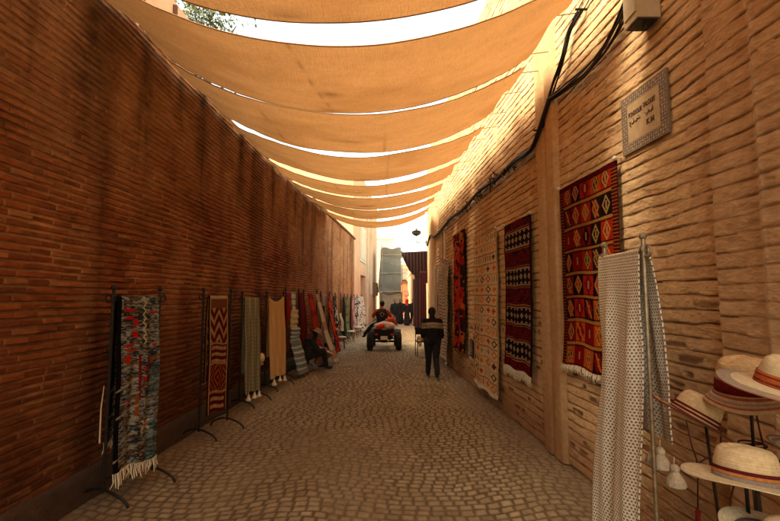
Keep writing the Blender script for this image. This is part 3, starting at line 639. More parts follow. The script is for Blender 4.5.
def pat_shag(u, v):         # grey shaggy rug with red flecks, cream zigzag and a cross
    n = .6 * fbm(u * 16, v * 210, 95, 3) + .4 * fbm(u * 5, v * 40, 96, 3); C = mixc((.04, .045, .052), (.34, .34, .31), sst(.42, .62, n)); C = put(C, (fbm(u * 5, v * 70, 97, 3) > .66), (.20, .10, .06))
    C = put(C, (u > .75) * .5 * vn(u * 3, v * 6, 5), (.05, .13, .14)); C = put(C, (u < .08), (.012, .01, .01))
    rd = (.48, .018, .014)
    for (a, b, w, h_) in ((.42, .16, .05, .022), (.40, .235, .07, .02), (.25, .085, .10, .010), (.27, .13, .10, .010), (.28, .30, .12, .010), (.30, .33, .11, .006), (.22, .375, .045, .024), (.66, .44, .055, .014), (.72, .475, .05, .014), (.9, .30, .07, .008), (.85, .10, .1, .007), (.80, .40, .05, .010), (.62, .50, .05, .012), (.25, .62, .08, .006)):
        C = put(C, (np.abs(u - a) < w * (.7 + .6 * vn(v * 160, u * 4, 6))) & (np.abs(v - b) < h_ * (.6 + .6 * vn(u * 30, v * 9, 7))), rd)
    C = put(C, (np.abs(u - .50) < .02 + .02 * vn(v * 60, 0 * u, 3)) & (v > .36) & (v < .62), (.24, .018, .014)); C = put(C, (np.abs(u - .46) < .035) & (v > .60) & (v < .72), (.30, .09, .02))
    C = put(C, (np.abs(u - .62 - .03 * (np.abs(np.mod(v * 22, 1) - .5) * 4 - 1)) < .016) & (v < .29) & (v > .01), (.55, .48, .32))
    a, b = (u - .70) / .12, (v - .775) / .030; C = put(C, (np.abs(np.abs(a) - np.abs(b)) < .33) & (np.abs(a) < 1) & (np.abs(b) < 1), (.55, .42, .34)); C = put(C, (np.abs(a) + np.abs(b) < .35), (.3, .012, .012))
    C = put(C, (np.abs(u - .78) < .05) & (np.abs(v - .46) < .012), (.08, .2, .24)); w = (np.mod(v * 13 + u * 1.1, 1) < .16) & (v > .5) & (u < .5) & (vn(u * 8, v * 30, 4) > .42); C = put(C, w, (.34, .29, .22)); return C
def pat_berber(u, v):       # wine and sand: zigzags, bars and a lozenge
    tan = (.40, .26, .13); wi = (.13, .015, .016); C = base(u, wi); uu = np.abs(u - .5)
    C = put(C, (v < .03), (.46, .36, .22)); C = put(C, (v > .03) & (v < .11), (.20, .085, .04))
    z = np.mod(v * 9 + np.abs(np.mod(u * 2, 1) - .5) * 2.0, 1); C = put(C, (z < .42) & (v > .11) & (v < .41), tan)
    C = put(C, (v > .43) & (v < .58) & (np.mod(v * 18, 1) < .5) & (uu < .36), tan); C = put(C, (np.abs(v - .42) < .008) | (np.abs(v - .59) < .008) | (np.abs(v - .83) < .008), tan)
    d = uu * 1.3 + np.abs(v - .71) * 3.6; C = put(C, (np.mod(d * 5, 1) < .45) & (v > .6) & (v < .82), (.30, .10, .035)); C = put(C, (v > .84) & (np.mod(v * 16, 1) < .5) & (uu < .34), tan)
    C = put(C, (uu > .41) & (uu < .46), tan); C = put(C, uu > .46, (.05, .015, .012)); return C
def pat_plaid(u, v):
    C = base(u, (.19, .18, .12)); C = put(C, (np.mod(u * 7, 1) < .28) * .55, (.33, .31, .22)); C = put(C, (np.mod(v * 26, 1) < .3) * .35, (.10, .10, .075)); C = put(C, (np.abs(u - .3) < .05) | (np.abs(u - .72) < .04), (.36, .33, .24)); return C
def pat_gold(u, v):
    C = base(u, (.50, .32, .145)); C = put(C, (np.mod(u * 8, 1) < .3) * .35, (.38, .22, .09)); C = put(C, (np.mod(v * 40, 1) < .25) * .15, (.34, .2, .09)); return C
def pat_plain(c, c2=None, f=9):
    def g(u, v):
        C = base(u, c); return put(C, (np.mod(v * f, 1) < .3) * .8, c2) if c2 is not None else put(C, (np.mod(u * 6, 1) < .3) * .3, np.array(c) * .5)
    return g
def pat_net(u, v):          # cream knotted net with dark holes in offset rows
    nu, nv = 27, 104; r_ = np.floor(v * nv); fv = v * nv - r_; fu = np.mod(u * nu + .5 * np.mod(r_, 2), 1); d = ((fu - .5) / .31) ** 2 + ((fv - .5) / .33) ** 2
    return put(base(u, (.80, .74, .62)), sst(1.15, .7, d) * .85, (.05, .03, .018))
def pat_dots(u, v):
    C = base(u, (.48, .46, .42)); return put(C, (vn(u * 11, v * 34, 8) > .68), (.05, .05, .06))

# ------------------------------------------------------------------ rugs hanging on the right wall
def wall_rug(label, y0, y1, zt, zb, pat, fringe=None, nu=110, nv=240, rip=.012, group=None, tilt=0, d=.055, scall=0):
    yc = (y0 + y1) / 2; t = thing('hanging_rug', label, 'rug', (float(XR(yc)), yc, zb), 0)
    u, v = np.meshgrid(np.linspace(0, 1, nu), np.linspace(0, 1, nv))
    Y = y1 + (y0 - y1) * u + .012 * np.sin(v * 9 + yc) * v; Z = zt + (zb - zt) * v + tilt * (u - .5) + .012 * np.sin(u * 11 + yc) * v
    Z = Z - scall * np.abs(np.sin(u * math.pi * 3)) * (1 - v)
    X = XR(Y) - d - rip * (np.sin(u * 13 + 2 * v + yc) * .5 + .5) * (.25 + v) - rip * 2 * (fbm(u * 3, v * 5, int(yc * 7)) - .5) - .03 * v ** 6
    P = np.stack([X - XR(yc), Y - yc, Z - zb], -1)
    grid_obj('rug_cloth', P, pat(u, v), 'rug', t, thick=.012, N=np.zeros(P.shape) + np.array((1., 0, 0)))
    if fringe:
        mb = MB(); n = int(abs(y1 - y0) / .016)
        for k in range(n):
            c = k / (n - 1); q = P[-1, int(c * (nu - 1))]; L_ = fringe * random.uniform(.7, 1.15)
            mb.tube([(q[0], q[1], q[2] + .01), (q[0] - .01 + random.uniform(-.008, .004), q[1] + random.uniform(-.01, .01), q[2] - L_ * .5), (q[0] + random.uniform(-.012, .01), q[1] + random.uniform(-.014, .014), q[2] - L_)], [.004, .0055, .003], 4)
        mb.build('fringe', 'fringe', t)
    for c in (0, -1):
        q = P[0, c]; mb = MB(); mb.tube([(q[0] + .06, q[1], q[2] + .02), (q[0] - .015, q[1], q[2] + .005)], .007, 6); mb.ball((q[0] - .01, q[1], q[2] + .01), .022); mb.build('peg', 'fringe', t)
    return t
wall_rug('wine red kilim of eight bands with diamonds, nearest rug on the right wall', 3.72, 4.82, 3.06, 1.12, dim(pat_bands, .75, 1.45), .07, 150, 300)
wall_rug('dark red runner with four black and cream diamond bands on the right wall', 5.70, 6.75, 2.96, .80, dim(pat_bw, .75), .13, 120, 300)
wall_rug('cream runner covered in small orange and brown motifs on the right wall', 7.15, 8.65, 2.99, .22, dim(pat_cream, 1.25, 1.35), .05, 110, 320, .02)
wall_rug('bright red and orange patchwork rug on the right wall', 9.45, 10.75, 3.36, .62, dim(pat_patch, .9), None, 80, 240, .03)
wall_rug('off white blanket with thin dark stripes, farthest right on the wall before the corner', 11.2, 12.6, 2.92, .25, pat_stripe, .05, 70, 260, .05, d=.12, tilt=-.25, scall=.12)
wall_rug('plain cream cloth hanging beside the dark striped blanket at the wall end', 12.9, 13.7, 2.75, .5, pat_plain((.50, .42, .31)), None, 40, 100, .05, d=.12)
mb = MB(); mb.box((0, 0, 0), (.03, .28, .34)); 
vt = thing('wall_vent', 'small dark square vent low on the right wall between the patchwork and the cream runner', 'vent', (float(XR(9.1)) - .02, 9.1, .78)); mb.build('frame', 'iron', vt)
mb = MB(); [mb.box((-.02, 0, z), (.012, .25, .02)) for z in (-.12, -.07, -.02, .03, .08, .13)]; mb.build('grille', 'steel', vt)

# ------------------------------------------------------------------ display racks
def make_rack(label, p0, p1, H, group=None, m='iron', flip=False, feet=True, rr=.014):
    x0, y0 = p0; x1, y1 = p1; L_ = math.hypot(x1 - x0, y1 - y0); th = math.atan2(-(x1 - x0), y1 - y0) + (math.pi if flip else 0)
    t = thing('display_rack', label, 'rack', ((x0 + x1) / 2, (y0 + y1) / 2, 0), th, group)
    for s_ in (-1, 1):
        y = s_ * L_ / 2
        mb = MB(); mb.tube([(0, y, .11), (0, y, H)], rr, 8); mb.ball((0, y, H + .012), rr * 1.9, 10); mb.lathe([(rr * 1.7, -.015), (rr * 1.9, 0), (rr * 1.7, .015)], (0, y, H - .07), 10); mb.build('post', m, t)
        if feet:
            mb = MB(); mb.tube([(.27 * math.cos(a), y + .012 * math.cos(a * 3), .125 * math.sin(a) + .012) for a in np.linspace(0, math.pi, 15)], rr * .95, 7); mb.build('foot', m, t)
            mb = MB(); mb.tube([(0, y + s_ * (.045 - .035 * math.cos(a) * 1), H - .09 + .035 * math.sin(a)) for a in np.linspace(0, 5.6, 14)], rr * .6, 6); mb.build('scroll_hook', m, t)
    mb = MB(); mb.tube([(0, -L_ / 2, H - .10), (0, L_ / 2, H - .10)], rr * .8, 8); mb.build('top_bar', m, t)
    mb = MB(); mb.tube([(0, -L_ / 2, .22), (0, L_ / 2, .22)], rr * .7, 8); mb.build('low_bar', m, t)
    return t, L_, th
def drape(name, label, cat, rack, y0, y1, H, zf, zb, pat, fringe=None, tassels=0, fold=.02, nu=90, nv=170, sagc=0, lean=.06, group=None, taper=0, dx=0, leanb=None, pre=1, parent=None):
    """cloth over the rack's top bar: y0..y1 along the bar, zf / zb the height of its front and back hems"""
    t, L_, th = rack; T = thing(name, label, cat, t.location, th, group)
    top = H - .10 + .012; Lf = top - zf; Lb = top - zb; tot = Lf + Lb
    s_ = np.concatenate([np.linspace(-Lb, 0, nv // 4, endpoint=False), np.linspace(0, Lf, nv)]); u, q = np.meshgrid(np.linspace(0, 1, nu), s_)
    fr = np.abs(q); sg_ = np.sign(q); arc = np.clip(fr / .035, 0, 1)
    X = sg_ * .022 * np.sin(arc * math.pi / 2) + np.where(sg_ < 0, -(lean if leanb is None else leanb) * (fr / 1.6) ** (1.1 if leanb is None else .45), lean * (fr / 1.6) ** 1.1)
    Z = top + .022 * np.cos(arc * math.pi / 2) - np.maximum(fr - .02, 0)
    w = sst(.03, .7, fr); X = X + fold * w * (np.sin(u * 15 * pre + 1.3 * q + y0 * 9) * .6 + np.sin(u * 31 * pre + y0) * .25 + 1.2 * (fbm(u * 3, q * 1.5, int(abs(zf) * 90)) - .5))
    Yv = y0 + (y1 - y0) * (.5 + (u - .5) * (1 - taper * sst(0, 1, fr / max(Lf, .1)))) + .012 * np.sin(q * 4 + y0 * 5) * w
    Z = Z - sagc * np.sin(u * math.pi) * sst(.5, 0, fr) + .015 * np.sin(u * 7 + y0 * 3) * w
    P = np.stack([X + dx, Yv, Z], -1); vv = np.clip(q / Lf, -1, 1); C = pat(u, np.abs(vv))
    du = np.gradient(P, axis=1); dv = np.gradient(P, axis=0); N = np.cross(du, dv); N /= (np.linalg.norm(N, axis=-1, keepdims=True) + 1e-9)
    grid_obj('cloth', P, C, 'rug', T, thick=.010, N=N)
    if fringe:
        for row in (-1, 0):
            mb = MB(); n = int(abs(y1 - y0) / .013)
            for k in range(n):
                p = P[row, int(k / (n - 1) * (nu - 1))]; l = fringe * random.uniform(.6, 1.2)
                mb.tube([(p[0], p[1], p[2] + .015), (p[0] + random.uniform(-.015, .02), p[1] + random.uniform(-.01, .01), p[2] - l * .5), (p[0] + random.uniform(-.02, .03), p[1] + random.uniform(-.015, .015), p[2] - l)], [.006, .008, .004], 4)
            mb.build('fringe', 'fringe', T)
    for k in range(tassels):
        p = P[-1, int((k + .3) / (tassels - .4) * (nu - 1)) if tassels > 1 else nu // 2]
        tassel(T, (p[0] + .01, p[1], p[2] - .0), .075 * random.uniform(.85, 1.15))
    return T
def tassel(parent, p, s_, m='tassel'):
    mb = MB(); x, y, z = p; mb.tube([(x, y, z + .02), (x + .004, y, z - s_ * .4)], .004, 5)
    mb.ball((x, y, z - s_ * .5), s_ * .28, 10); mb.lathe([(s_ * .2, -s_ * .68), (s_ * .34, -s_ * .85), (s_ * .52, -s_ * 1.15), (s_ * .62, -s_ * 1.45), (s_ * .50, -s_ * 1.55), (0, -s_ * 1.5)], (x, y, z), 12); return mb.build('tassel', m, parent, smooth=True)
G = 'iron display racks along the left wall'
r1 = make_rack('black iron rack holding the grey shaggy rug, nearest on the left', (-2.55, 3.98), (-2.40, 4.50), 1.92, G)
drape('shaggy_rug', 'grey shaggy rug with red flecks, cream zigzag and cream fringe on the nearest left rack', 'rug', r1, -.235, .245, 1.92, .24, .50, dim(pat_shag, .75, 1.2), .10, 0, .022, 150, 420, lean=.05)
mb = MB(); mb.tube([(-.02, -.30, 1.05), (-.03, -.31, .85), (-.02, -.315, .55)], [.003, .006, .008], 5); o = mb.build('price_strap', 'fringe'); o.parent = None; o.location = r1[0].location; o.rotation_euler = (0, 0, r1[2]); setp(o, 'thin pale strap dangling beside the front post of the nearest left rack', 'strap')
r2 = make_rack('black iron rack holding the wine and sand zigzag runner', (-2.47, 5.72), (-2.30, 6.24), 1.93, G)
drape('runner_rug', 'narrow wine and sand runner with zigzags and a lozenge on the second left rack', 'rug', r2, -.19, .20, 1.93, .28, .7, dim(pat_berber, .8), None, 0, .008, 120, 300, lean=.03)
r3 = make_rack('black iron rack holding the grey green tasselled shawl', (-2.50, 7.30), (-2.38, 7.86), 1.90, G)
drape('shawl', 'grey green checked shawl with bell tassels on the third left rack', 'shawl', r3, -.22, .25, 1.90, .20, .5, dim(pat_plaid, 1.0, 1.1), None, 3, .03, 80, 160)
r4 = make_rack('black iron rack holding the golden scarf', (-2.44, 8.55), (-2.28, 9.25), 1.92, G)
drape('scarf', 'golden yellow scarf sagging between the posts of the fourth left rack', 'scarf', r4, -.30, .34, 1.92, .22, .6, pat_gold, None, 3, .035, 90, 160, sagc=.11, lean=.08)
sb = thing('hanging_bag', 'pale tasselled bag hanging on brown cords left of the golden scarf', 'bag', (-2.50, 8.45, .62))
mb = MB(); mb.tube([(0, -.03, .12), (.02, -.02, .7), (.05, .08, 1.15)], .006, 5); mb.tube([(0, .05, .12), (.02, .05, .7), (.05, .08, 1.15)], .006, 5); mb.build('strap', 'cord', sb)
mb = MB(); mb.ball((0, 0, .04), (.07, .13, .10), 14); mb.build('pouch', 'tassel', sb, smooth=True); tassel(sb, (0, -.09, -.02), .05); tassel(sb, (0, .09, -.02), .05)
# fifth rack: small textiles one under another
r5 = make_rack('tall rack hung with a red cloth and small blue striped towels', (-2.36, 9.75), (-2.22, 10.45), 2.0, G)
drape('hanging_cloth', 'dark red cloth at the left end of the towel rack', 'cloth', r5, -.34, -.16, 2.0, 1.35, 1.2, pat_plain((.26, .015, .012)), None, 0, .02, 30, 60)
drape('towel', 'white and blue grey narrow towel at the top of the towel rack', 'towel', r5, -.10, .14, 2.02, 1.50, 1.6, pat_plain((.50, .48, .42), (.14, .17, .19), 3), None, 0, .03, 30, 60, taper=.3)
def pack(name, label, cat, loc, rz, w, h, d, pat, n=1, lean=0.0):
    T = thing(name, label, cat, loc, rz)
    u, v = np.meshgrid(np.linspace(0, 1, 40), np.linspace(0, 1, 40))
    X = d * (1 - np.abs(2 * u - 1) ** 4) * (.75 + .25 * np.sin(v * math.pi * n) ** 2) + .01 * np.sin(v * 20); Y = (u - .5) * w + .01 * np.sin(v * 7); Z = h * (1 - v) ; X = X + lean * (v)
    grid_obj('cloth', np.stack([X, Y, Z], -1), pat(u, v), 'rug', T, thick=.02, N=np.zeros(u.shape + (3,)) + np.array((-1., 0, 0)))
    return T
th5 = r5[2]
pack('towel', 'cream folded towel below the white and blue one', 'towel', (-2.25, 10.15, 1.12), th5, .34, .42, .07, pat_plain((.46, .38, .23)))
pack('towel', 'blue towel with white stripes hanging in the middle of the towel rack', 'towel', (-2.22, 10.15, .78), th5, .42, .34, .09, pat_plain((.13, .19, .21), (.52, .50, .45), 4), 3)
pack('rug', 'blue and cream striped rug slanting off the foot of the towel rack', 'rug', (-2.22, 10.2, .10), th5, .52, .72, .08, pat_plain((.12, .17, .20), (.50, .44, .34), 6), 1, .22)
def leaning(label, x, y, w, H, c1, c2=None, f=6, lean=.25, z0=.06, rz=-.12, pat=None, name='leaning_rug', cat='rug'):
    T = thing(name, label, cat, (x, y, 0), rz)
    u, v = np.meshgrid(np.linspace(0, 1, 40), np.linspace(0, 1, 110)); X = lean * v ** 1.2 + .03 * np.sin(u * 9 + y) * (.2 + v) + .02 * np.sin(v * 8 + y); Y = (u - .5) * w * (1 - .25 * (1 - v)) + .02 * np.sin(v * 5 + x); Z = z0 + (H - z0) * (1 - v)
    grid_obj('cloth', np.stack([X, Y, Z], -1), (pat or pat_plain(c1, c2, f))(u, v), 'rug', T, thick=.03, N=np.zeros(u.shape + (3,)) + np.array((-1., 0, 0)))
    return T
r6 = make_rack('rack behind the seated vendor holding red and white rugs', (-2.30, 11.5), (-2.12, 12.5), 2.0, G)
leaning('very dark red rug hanging directly behind the seated vendor', -2.30, 11.35, .5, 1.95, (.10, .012, .012), lean=.1)
leaning('plain red rug hanging beside the white rug behind the vendor', -2.16, 11.85, .42, 1.93, (.30, .03, .02), (.16, .012, .012), 4, .35)
leaning('white rug with a knotted middle hanging past the plain red rug', -2.05, 12.2, .32, 1.92, (.48, .42, .33), (.30, .16, .10), 2.4, .55)
r7 = make_rack('rack with the red patterned rug and the black and white strip', (-2.18, 13.6), (-2.05, 14.6), 1.98, G)
leaning('black and white narrow strip beside the red patterned rug', -2.12, 13.7, .4, 1.9, (.03, .022, .02), (.30, .27, .24), 1.6, .12)
leaning('red patterned rug with dark diamonds on the rack past the vendor', -1.98, 14.2, .6, 1.9, 0, lean=.32, pat=pat_patch)
r8 = make_rack('rack with the dark flowered rug and pale towel', (-2.02, 15.9), (-1.94, 16.9), 1.95, G)
leaning('dark rug with small white marks left of the green rug', -2.02, 16.0, .55, 1.88, 0, lean=.12, pat=lambda u, v: 1.0 * put(base(u, (.022, .018, .02)), vn(u * 6, v * 24, 4) > .68, (.36, .33, .28)))
leaning('pale sand towel hanging low on the dark flowered rug', -1.86, 16.5, .32, 1.22, (.44, .36, .25), lean=.08, z0=.55)
r9 = make_rack('rack holding the dark green rug', (-1.98, 18.7), (-1.92, 19.5), 1.92, G)
leaning('black rug at the left edge of the green rug', -1.98, 18.65, .28, 1.82, (.018, .018, .016), lean=.05)
leaning('olive green rug between the black rug and the lilac one', -1.90, 19.1, .62, 1.82, (.10, .13, .07), (.05, .06, .04), 5, .06)
r10 = make_rack('rack holding the lilac rug', (-1.88, 20.9), (-1.80, 21.7), 1.92, G)
leaning('pale lilac rug hanging right of the green rug', -1.80, 21.3, .62, 1.85, (.36, .22, .24), (.24, .13, .16), 3, .05)
r11 = make_rack('last rack on the left, holding the white rug with dark blots', (-1.72, 22.6), (-1.55, 23.5), 1.92, G)
leaning('white rug with dark blots, last before the dark red doorway', -1.60, 22.9, .85, 1.85, 0, lean=.05, pat=pat_dots, rz=-.7)
for k, (x, y, l) in enumerate([(-1.72, 15.4, 'stool with a pale cushion in front of the dark flowered rug'), (-1.62, 18.0, 'stool with a pale cushion at the foot of the green rug'), (-1.5, 20.3, 'stool with a pale cushion at the foot of the lilac rug')]):
    t = thing('stool', l, 'stool', (x, y, 0), .3 * k, 'stools set out along the racks')
    for a in range(4):
        mb = MB(); mb.tube([(.16 * math.cos(a * 1.571 + .78), .16 * math.sin(a * 1.571 + .78), 0), (.12 * math.cos(a * 1.571 + .78), .12 * math.sin(a * 1.571 + .78), .36)], .014, 6); mb.build('leg', 'wood', t)
    mb = MB(); mb.lathe([(0, .36), (.18, .36), (.18, .385), (0, .385)], (0, 0, 0), 18); mb.build('seat', 'wood', t)
    mb = MB(); mb.ball((0, 0, .41), (.19, .19, .045), 14); mb.build('cushion', 'fringe', t, smooth=True)

# right hand rack with the net shawl
rr_ = make_rack('pale metal rack holding the cream net shawl beside the hats', (1.60, 2.70), (1.60, 3.19), 2.22, None, 'steel', True, True, .013)
T = drape('net_shawl', 'long cream net shawl with dark holes folded over the pale metal rack', 'shawl', rr_, -.30, .225, 2.22, .12, .93, pat_net, None, 0, .035, 260, 820, lean=.09, pre=.8, leanb=.16)
for (x, y, z, s_) in ((-.12, .12, .92, .10), (-.16, .19, .84, .10), (-.13, .03, .90, .09)): tassel(T, (x, y, z), s_)
for y in (-.20, .0, .2): tassel(T, (.13, y, .13), .07)
mb = MB(); mb.tube([(0, -.245, 1.02), (0, .245, 1.02)], .008, 6); mb.build('middle_bar', 'steel', rr_[0])

# ------------------------------------------------------------------ people
def fuse(name, m, parent, chains, blobs=(), vox=.014, smooth=3, extra=None, inset=0):
    """one continuous skin around tapered limb chains (voxel fused, then smoothed)"""
    mb = MB()
    for ch in chains:
        pts = [Vector(c[0]) for c in ch]; rs = [c[1] for c in ch]
        for i in range(len(pts) - 1):
            a, b = pts[i], pts[i + 1]; n = max(2, int((b - a).length / .03)); 
            mb.tube([a.lerp(b, k / n) for k in range(n + 1)], [rs[i] + (rs[i + 1] - rs[i]) * k / n for k in range(n + 1)], 12)
        for p, r_ in zip(pts, rs): mb.ball(p, r_, 12)
    for (p, r_) in blobs: mb.ball(p, r_, 16)
    o = mb.build(name, m, None)
    md = o.modifiers.new('r', 'REMESH'); md.mode = 'VOXEL'; md.voxel_size = vox; md.use_smooth_shade = True
    sm = o.modifiers.new('s', 'SMOOTH'); sm.iterations = smooth; sm.factor = .5
    bpy.context.view_layer.update()
    me = bpy.data.meshes.new_from_object(o.evaluated_get(bpy.context.evaluated_depsgraph_get()))
    me.name = name; old = o.data; o.modifiers.clear(); o.data = me; bpy.data.meshes.remove(old)
    if not me.materials: me.materials.append(M[m])
    if name in ('jacket', 'trousers', 'robe', 'vest', 'cloth', 'head_scarf'):      # folds and creases
        n_ = len(me.vertices); co = np.zeros(n_ * 3); no = np.zeros(n_ * 3); me.vertices.foreach_get('co', co); me.vertices.foreach_get('normal', no); co = co.reshape(-1, 3); no = no.reshape(-1, 3)
        q_ = np.abs(fbm(co[:, 0] * 6 + co[:, 2] * 9, co[:, 1] * 6 - co[:, 2] * 13, len(chains), 3) - .5); co += no * (.007 - .05 * np.clip(.16 - q_, 0, .16) * .9)[:, None]
        me.vertices.foreach_set('co', co.ravel()); me.update()
    me.polygons.foreach_set('use_smooth', [True] * len(me.polygons))
    if parent: o.parent = parent
    return o
def hand(chains, w, d, side, curl=.5):
    """palm, four fingers and a thumb as chains from wrist w along direction d"""
    w = Vector(w); d = Vector(d).normalized(); s_ = Vector(side).normalized(); s_ = (s_ - d * s_.dot(d)).normalized(); nrm = d.cross(s_)
    pc = w + d * .075
    for k, (o_, l) in enumerate(((-.030, .062), (-.010, .074), (.011, .070), (.030, .054))):
        b = w + d * .085 + s_ * o_; m_ = b + d * l * .5 - nrm * curl * .012; e = m_ + d * l * .42 - nrm * curl * .03
        chains.append([(w + d * .01 + s_ * o_ * .6, .013), (b, .0115), (m_, .0095), (e, .0085)])
    chains.append([(w + d * .02 - s_ * .02, .014), (w + d * .055 - s_ * .052 - nrm * .01, .0105), (w + d * .095 - s_ * .060 - nrm * .025, .009)])
def person(label, loc, rz, J, top='dark', legs='navy', scarf=None, band=None, skirt=None, cat='person', vox=.013, hair='hair', hat=None, group=None, hands=True):
    t = thing('person', label, cat, loc, rz, group)
    hip, ch, nk, hd = (Vector(J[k]) for k in ('hip', 'chest', 'neck', 'head'))
    side = Vector(J.get('side', (1, 0, 0))); sw = J.get('sw', .19); hw_ = .095; fwd = Vector(J.get('fwd', (0, 1, 0)))
    B = [[(hip, .10), (hip.lerp(ch, .5), .105), (ch, .115), (nk, .05), (hd - Vector((0, 0, .06)), .05)]]; bl = [(hd, (.077, .093, .112)), (hd + fwd * .088 + Vector((0, 0, -.02)), .016), (hd + side * .078, (.012, .02, .03)), (hd - side * .078, (.012, .02, .03)), (hd + fwd * .05 - Vector((0, 0, .07)), .045)]
    Tp = [[(hip - Vector((0, 0, .02)), .125), (ch, .125), (nk - Vector((0, 0, .05)), .075), (nk, .062)]] + [[(hip + side * .055 * k - Vector((0, 0, .03)), .118), (hip.lerp(ch, .5) + side * .065 * k, .122), (ch + side * .075 * k, .125)] for k in (-1, 1)]; Lg = [[(hip - side * hw_, .115), (hip + side * hw_, .115)]]; Sh = []
    for s_, q in ((-1, 'l'), (1, 'r')):
        sh = ch + Vector((0, 0, .10)) + side * sw * s_; el, wr = Vector(J['elbow_' + q]), Vector(J['wrist_' + q]); kn, an = Vector(J['knee_' + q]), Vector(J['ankle_' + q]); to = Vector(J.get('toe_' + q, tuple(an + fwd * .15 - Vector((0, 0, .05)))))
        B.append([(ch + Vector((0, 0, .09)), .06), (sh, .05), (el, .038), (wr, .027)])
        if hands: hand(B, wr, (wr - el), side.cross(wr - el).cross(wr - el) if False else fwd.cross(wr - el) if (fwd.cross(wr - el)).length > .02 else side, .8)
        hp = hip + side * hw_ * s_; B.append([(hp, .085), (kn, .055), (an, .038)])
        Tp.append([(ch + Vector((0, 0, .075)), .095), (sh - Vector((0, 0, .01)), .078), (el, .064), (wr - (wr - el) * .08, .045)])
        Lg.append([(hp, .108), (hp.lerp(kn, .5), .092), (kn, .070), (an + Vector((0, 0, .04)), .058)])
        Sh.append((an, to))
    fuse('body', 'skin', t, B, bl, .0105, 2)
    fuse('jacket', top, t, Tp, (), vox, 3)
    if skirt: fuse('robe', skirt, t, [[(hip + Vector((0, 0, .05)), .15), (hip - Vector((0, 0, .4)), .20), (Vector((hip.x, hip.y, .14)), .23)]], (), vox, 3)
    else: fuse('trousers', legs, t, Lg, (), vox, 3)
    for an, to in Sh: fuse('shoe', 'rubber', t, [[(an - Vector((0, 0, .03)), .045), (an.lerp(to, .5) - Vector((0, 0, .01)), .046), (to, .036)]], (), .012, 2)
    if scarf: fuse('head_scarf', scarf, t, [[(hd + Vector((0, 0, .02)), .115), (nk, .10), (ch + Vector((0, 0, .08)), .13)]], (), vox, 3)
    else: fuse('hair', hair, t, [], [(hd - fwd * .018 + Vector((0, 0, .028)), (.086, .094, .098)), (hd - fwd * .04 - Vector((0, 0, .03)), (.072, .06, .075))], .012, 2)
    if band:
        z0, z1, bm = band; mb = MB(); zc = (z0 + z1) / 2
        fuse('stripe', bm, t, [[(ch + side * -.13 + Vector((0, 0, zc)), (z1 - z0) / 2), (ch + side * .13 + Vector((0, 0, zc)), (z1 - z0) / 2)]], [(ch + Vector((0, -.05, zc)), (.17, .10, (z1 - z0) / 2 + .005))], .012, 2)
    return t
walk = dict(hip=(0, 0, .86), chest=(0, .02, 1.18), neck=(0, .05, 1.38), head=(0, .11, 1.485), elbow_l=(-.205, .03, .96), wrist_l=(-.13, .24, .97), elbow_r=(.21, .01, .96), wrist_r=(.12, .24, 1.0),
            knee_l=(-.08, .12, .47), ankle_l=(-.085, .20, .09), knee_r=(.075, -.02, .46), ankle_r=(.08, -.22, .11), sw=.160)
t = person('person walking away beside the right wall in a black jacket with pale back band', (.97, 9.95, 0), 0, walk, 'dark', 'navy')
# the pale band of the jacket, a ring closely around chest and arms
jk = [c for c in t.children if c.name.startswith('jacket')][0]; me = jk.data; nv_ = len(me.vertices); co = np.zeros(nv_ * 3); me.vertices.foreach_get('co', co); co = co.reshape(-1, 3)
zb_ = co[:, 2] + .10 * np.abs(co[:, 0]); Cj = mixc(np.zeros((nv_, 3)) + np.array((.014, .012, .013)), (.22, .17, .11), sst(1.135, 1.15, zb_) * sst(1.275, 1.26, zb_)); Cj = mixc(Cj, (.09, .07, .05), (np.abs(zb_ - 1.205) < .012) * .6)
ca = me.color_attributes.new('Col', 'FLOAT_COLOR', 'POINT'); ca.data.foreach_set('color', np.c_[Cj, np.ones(nv_)].ravel()); me.materials.clear(); me.materials.append(M['rug'])

# far pedestrians (towards the end of the street)
stand = dict(hip=(0, 0, .88), chest=(0, .02, 1.22), neck=(0, .03, 1.43), head=(0, .05, 1.57), elbow_l=(-.27, .02, 1.02), wrist_l=(-.25, .12, .80), elbow_r=(.27, .02, 1.02), wrist_r=(.25, .12, .80),
             knee_l=(-.10, .04, .47), ankle_l=(-.11, .08, .09), knee_r=(.10, .02, .47), ankle_r=(.11, -.10, .09))
person('distant pedestrian in a bright red headscarf and long black robe', (1.12, 28.5, 0), math.pi, stand, 'dark', 'navy', scarf='red', skirt='dark', vox=.02, hands=False)
person('distant pedestrian in black just right of the red headscarf', (1.55, 29.3, 0), math.pi + .3, stand, 'dark', 'navy', vox=.02, hands=False)
person('distant pedestrian in a dark coat just left of the red headscarf', (.72, 30, 0), math.pi - .2, stand, 'navy', 'dark', vox=.02, skirt='navy', hands=False)
person('distant lone pedestrian in dark clothes before the tarpaulin tower', (.32, 27.5, 0), math.pi, stand, 'navy', 'navy', vox=.02, hands=False)

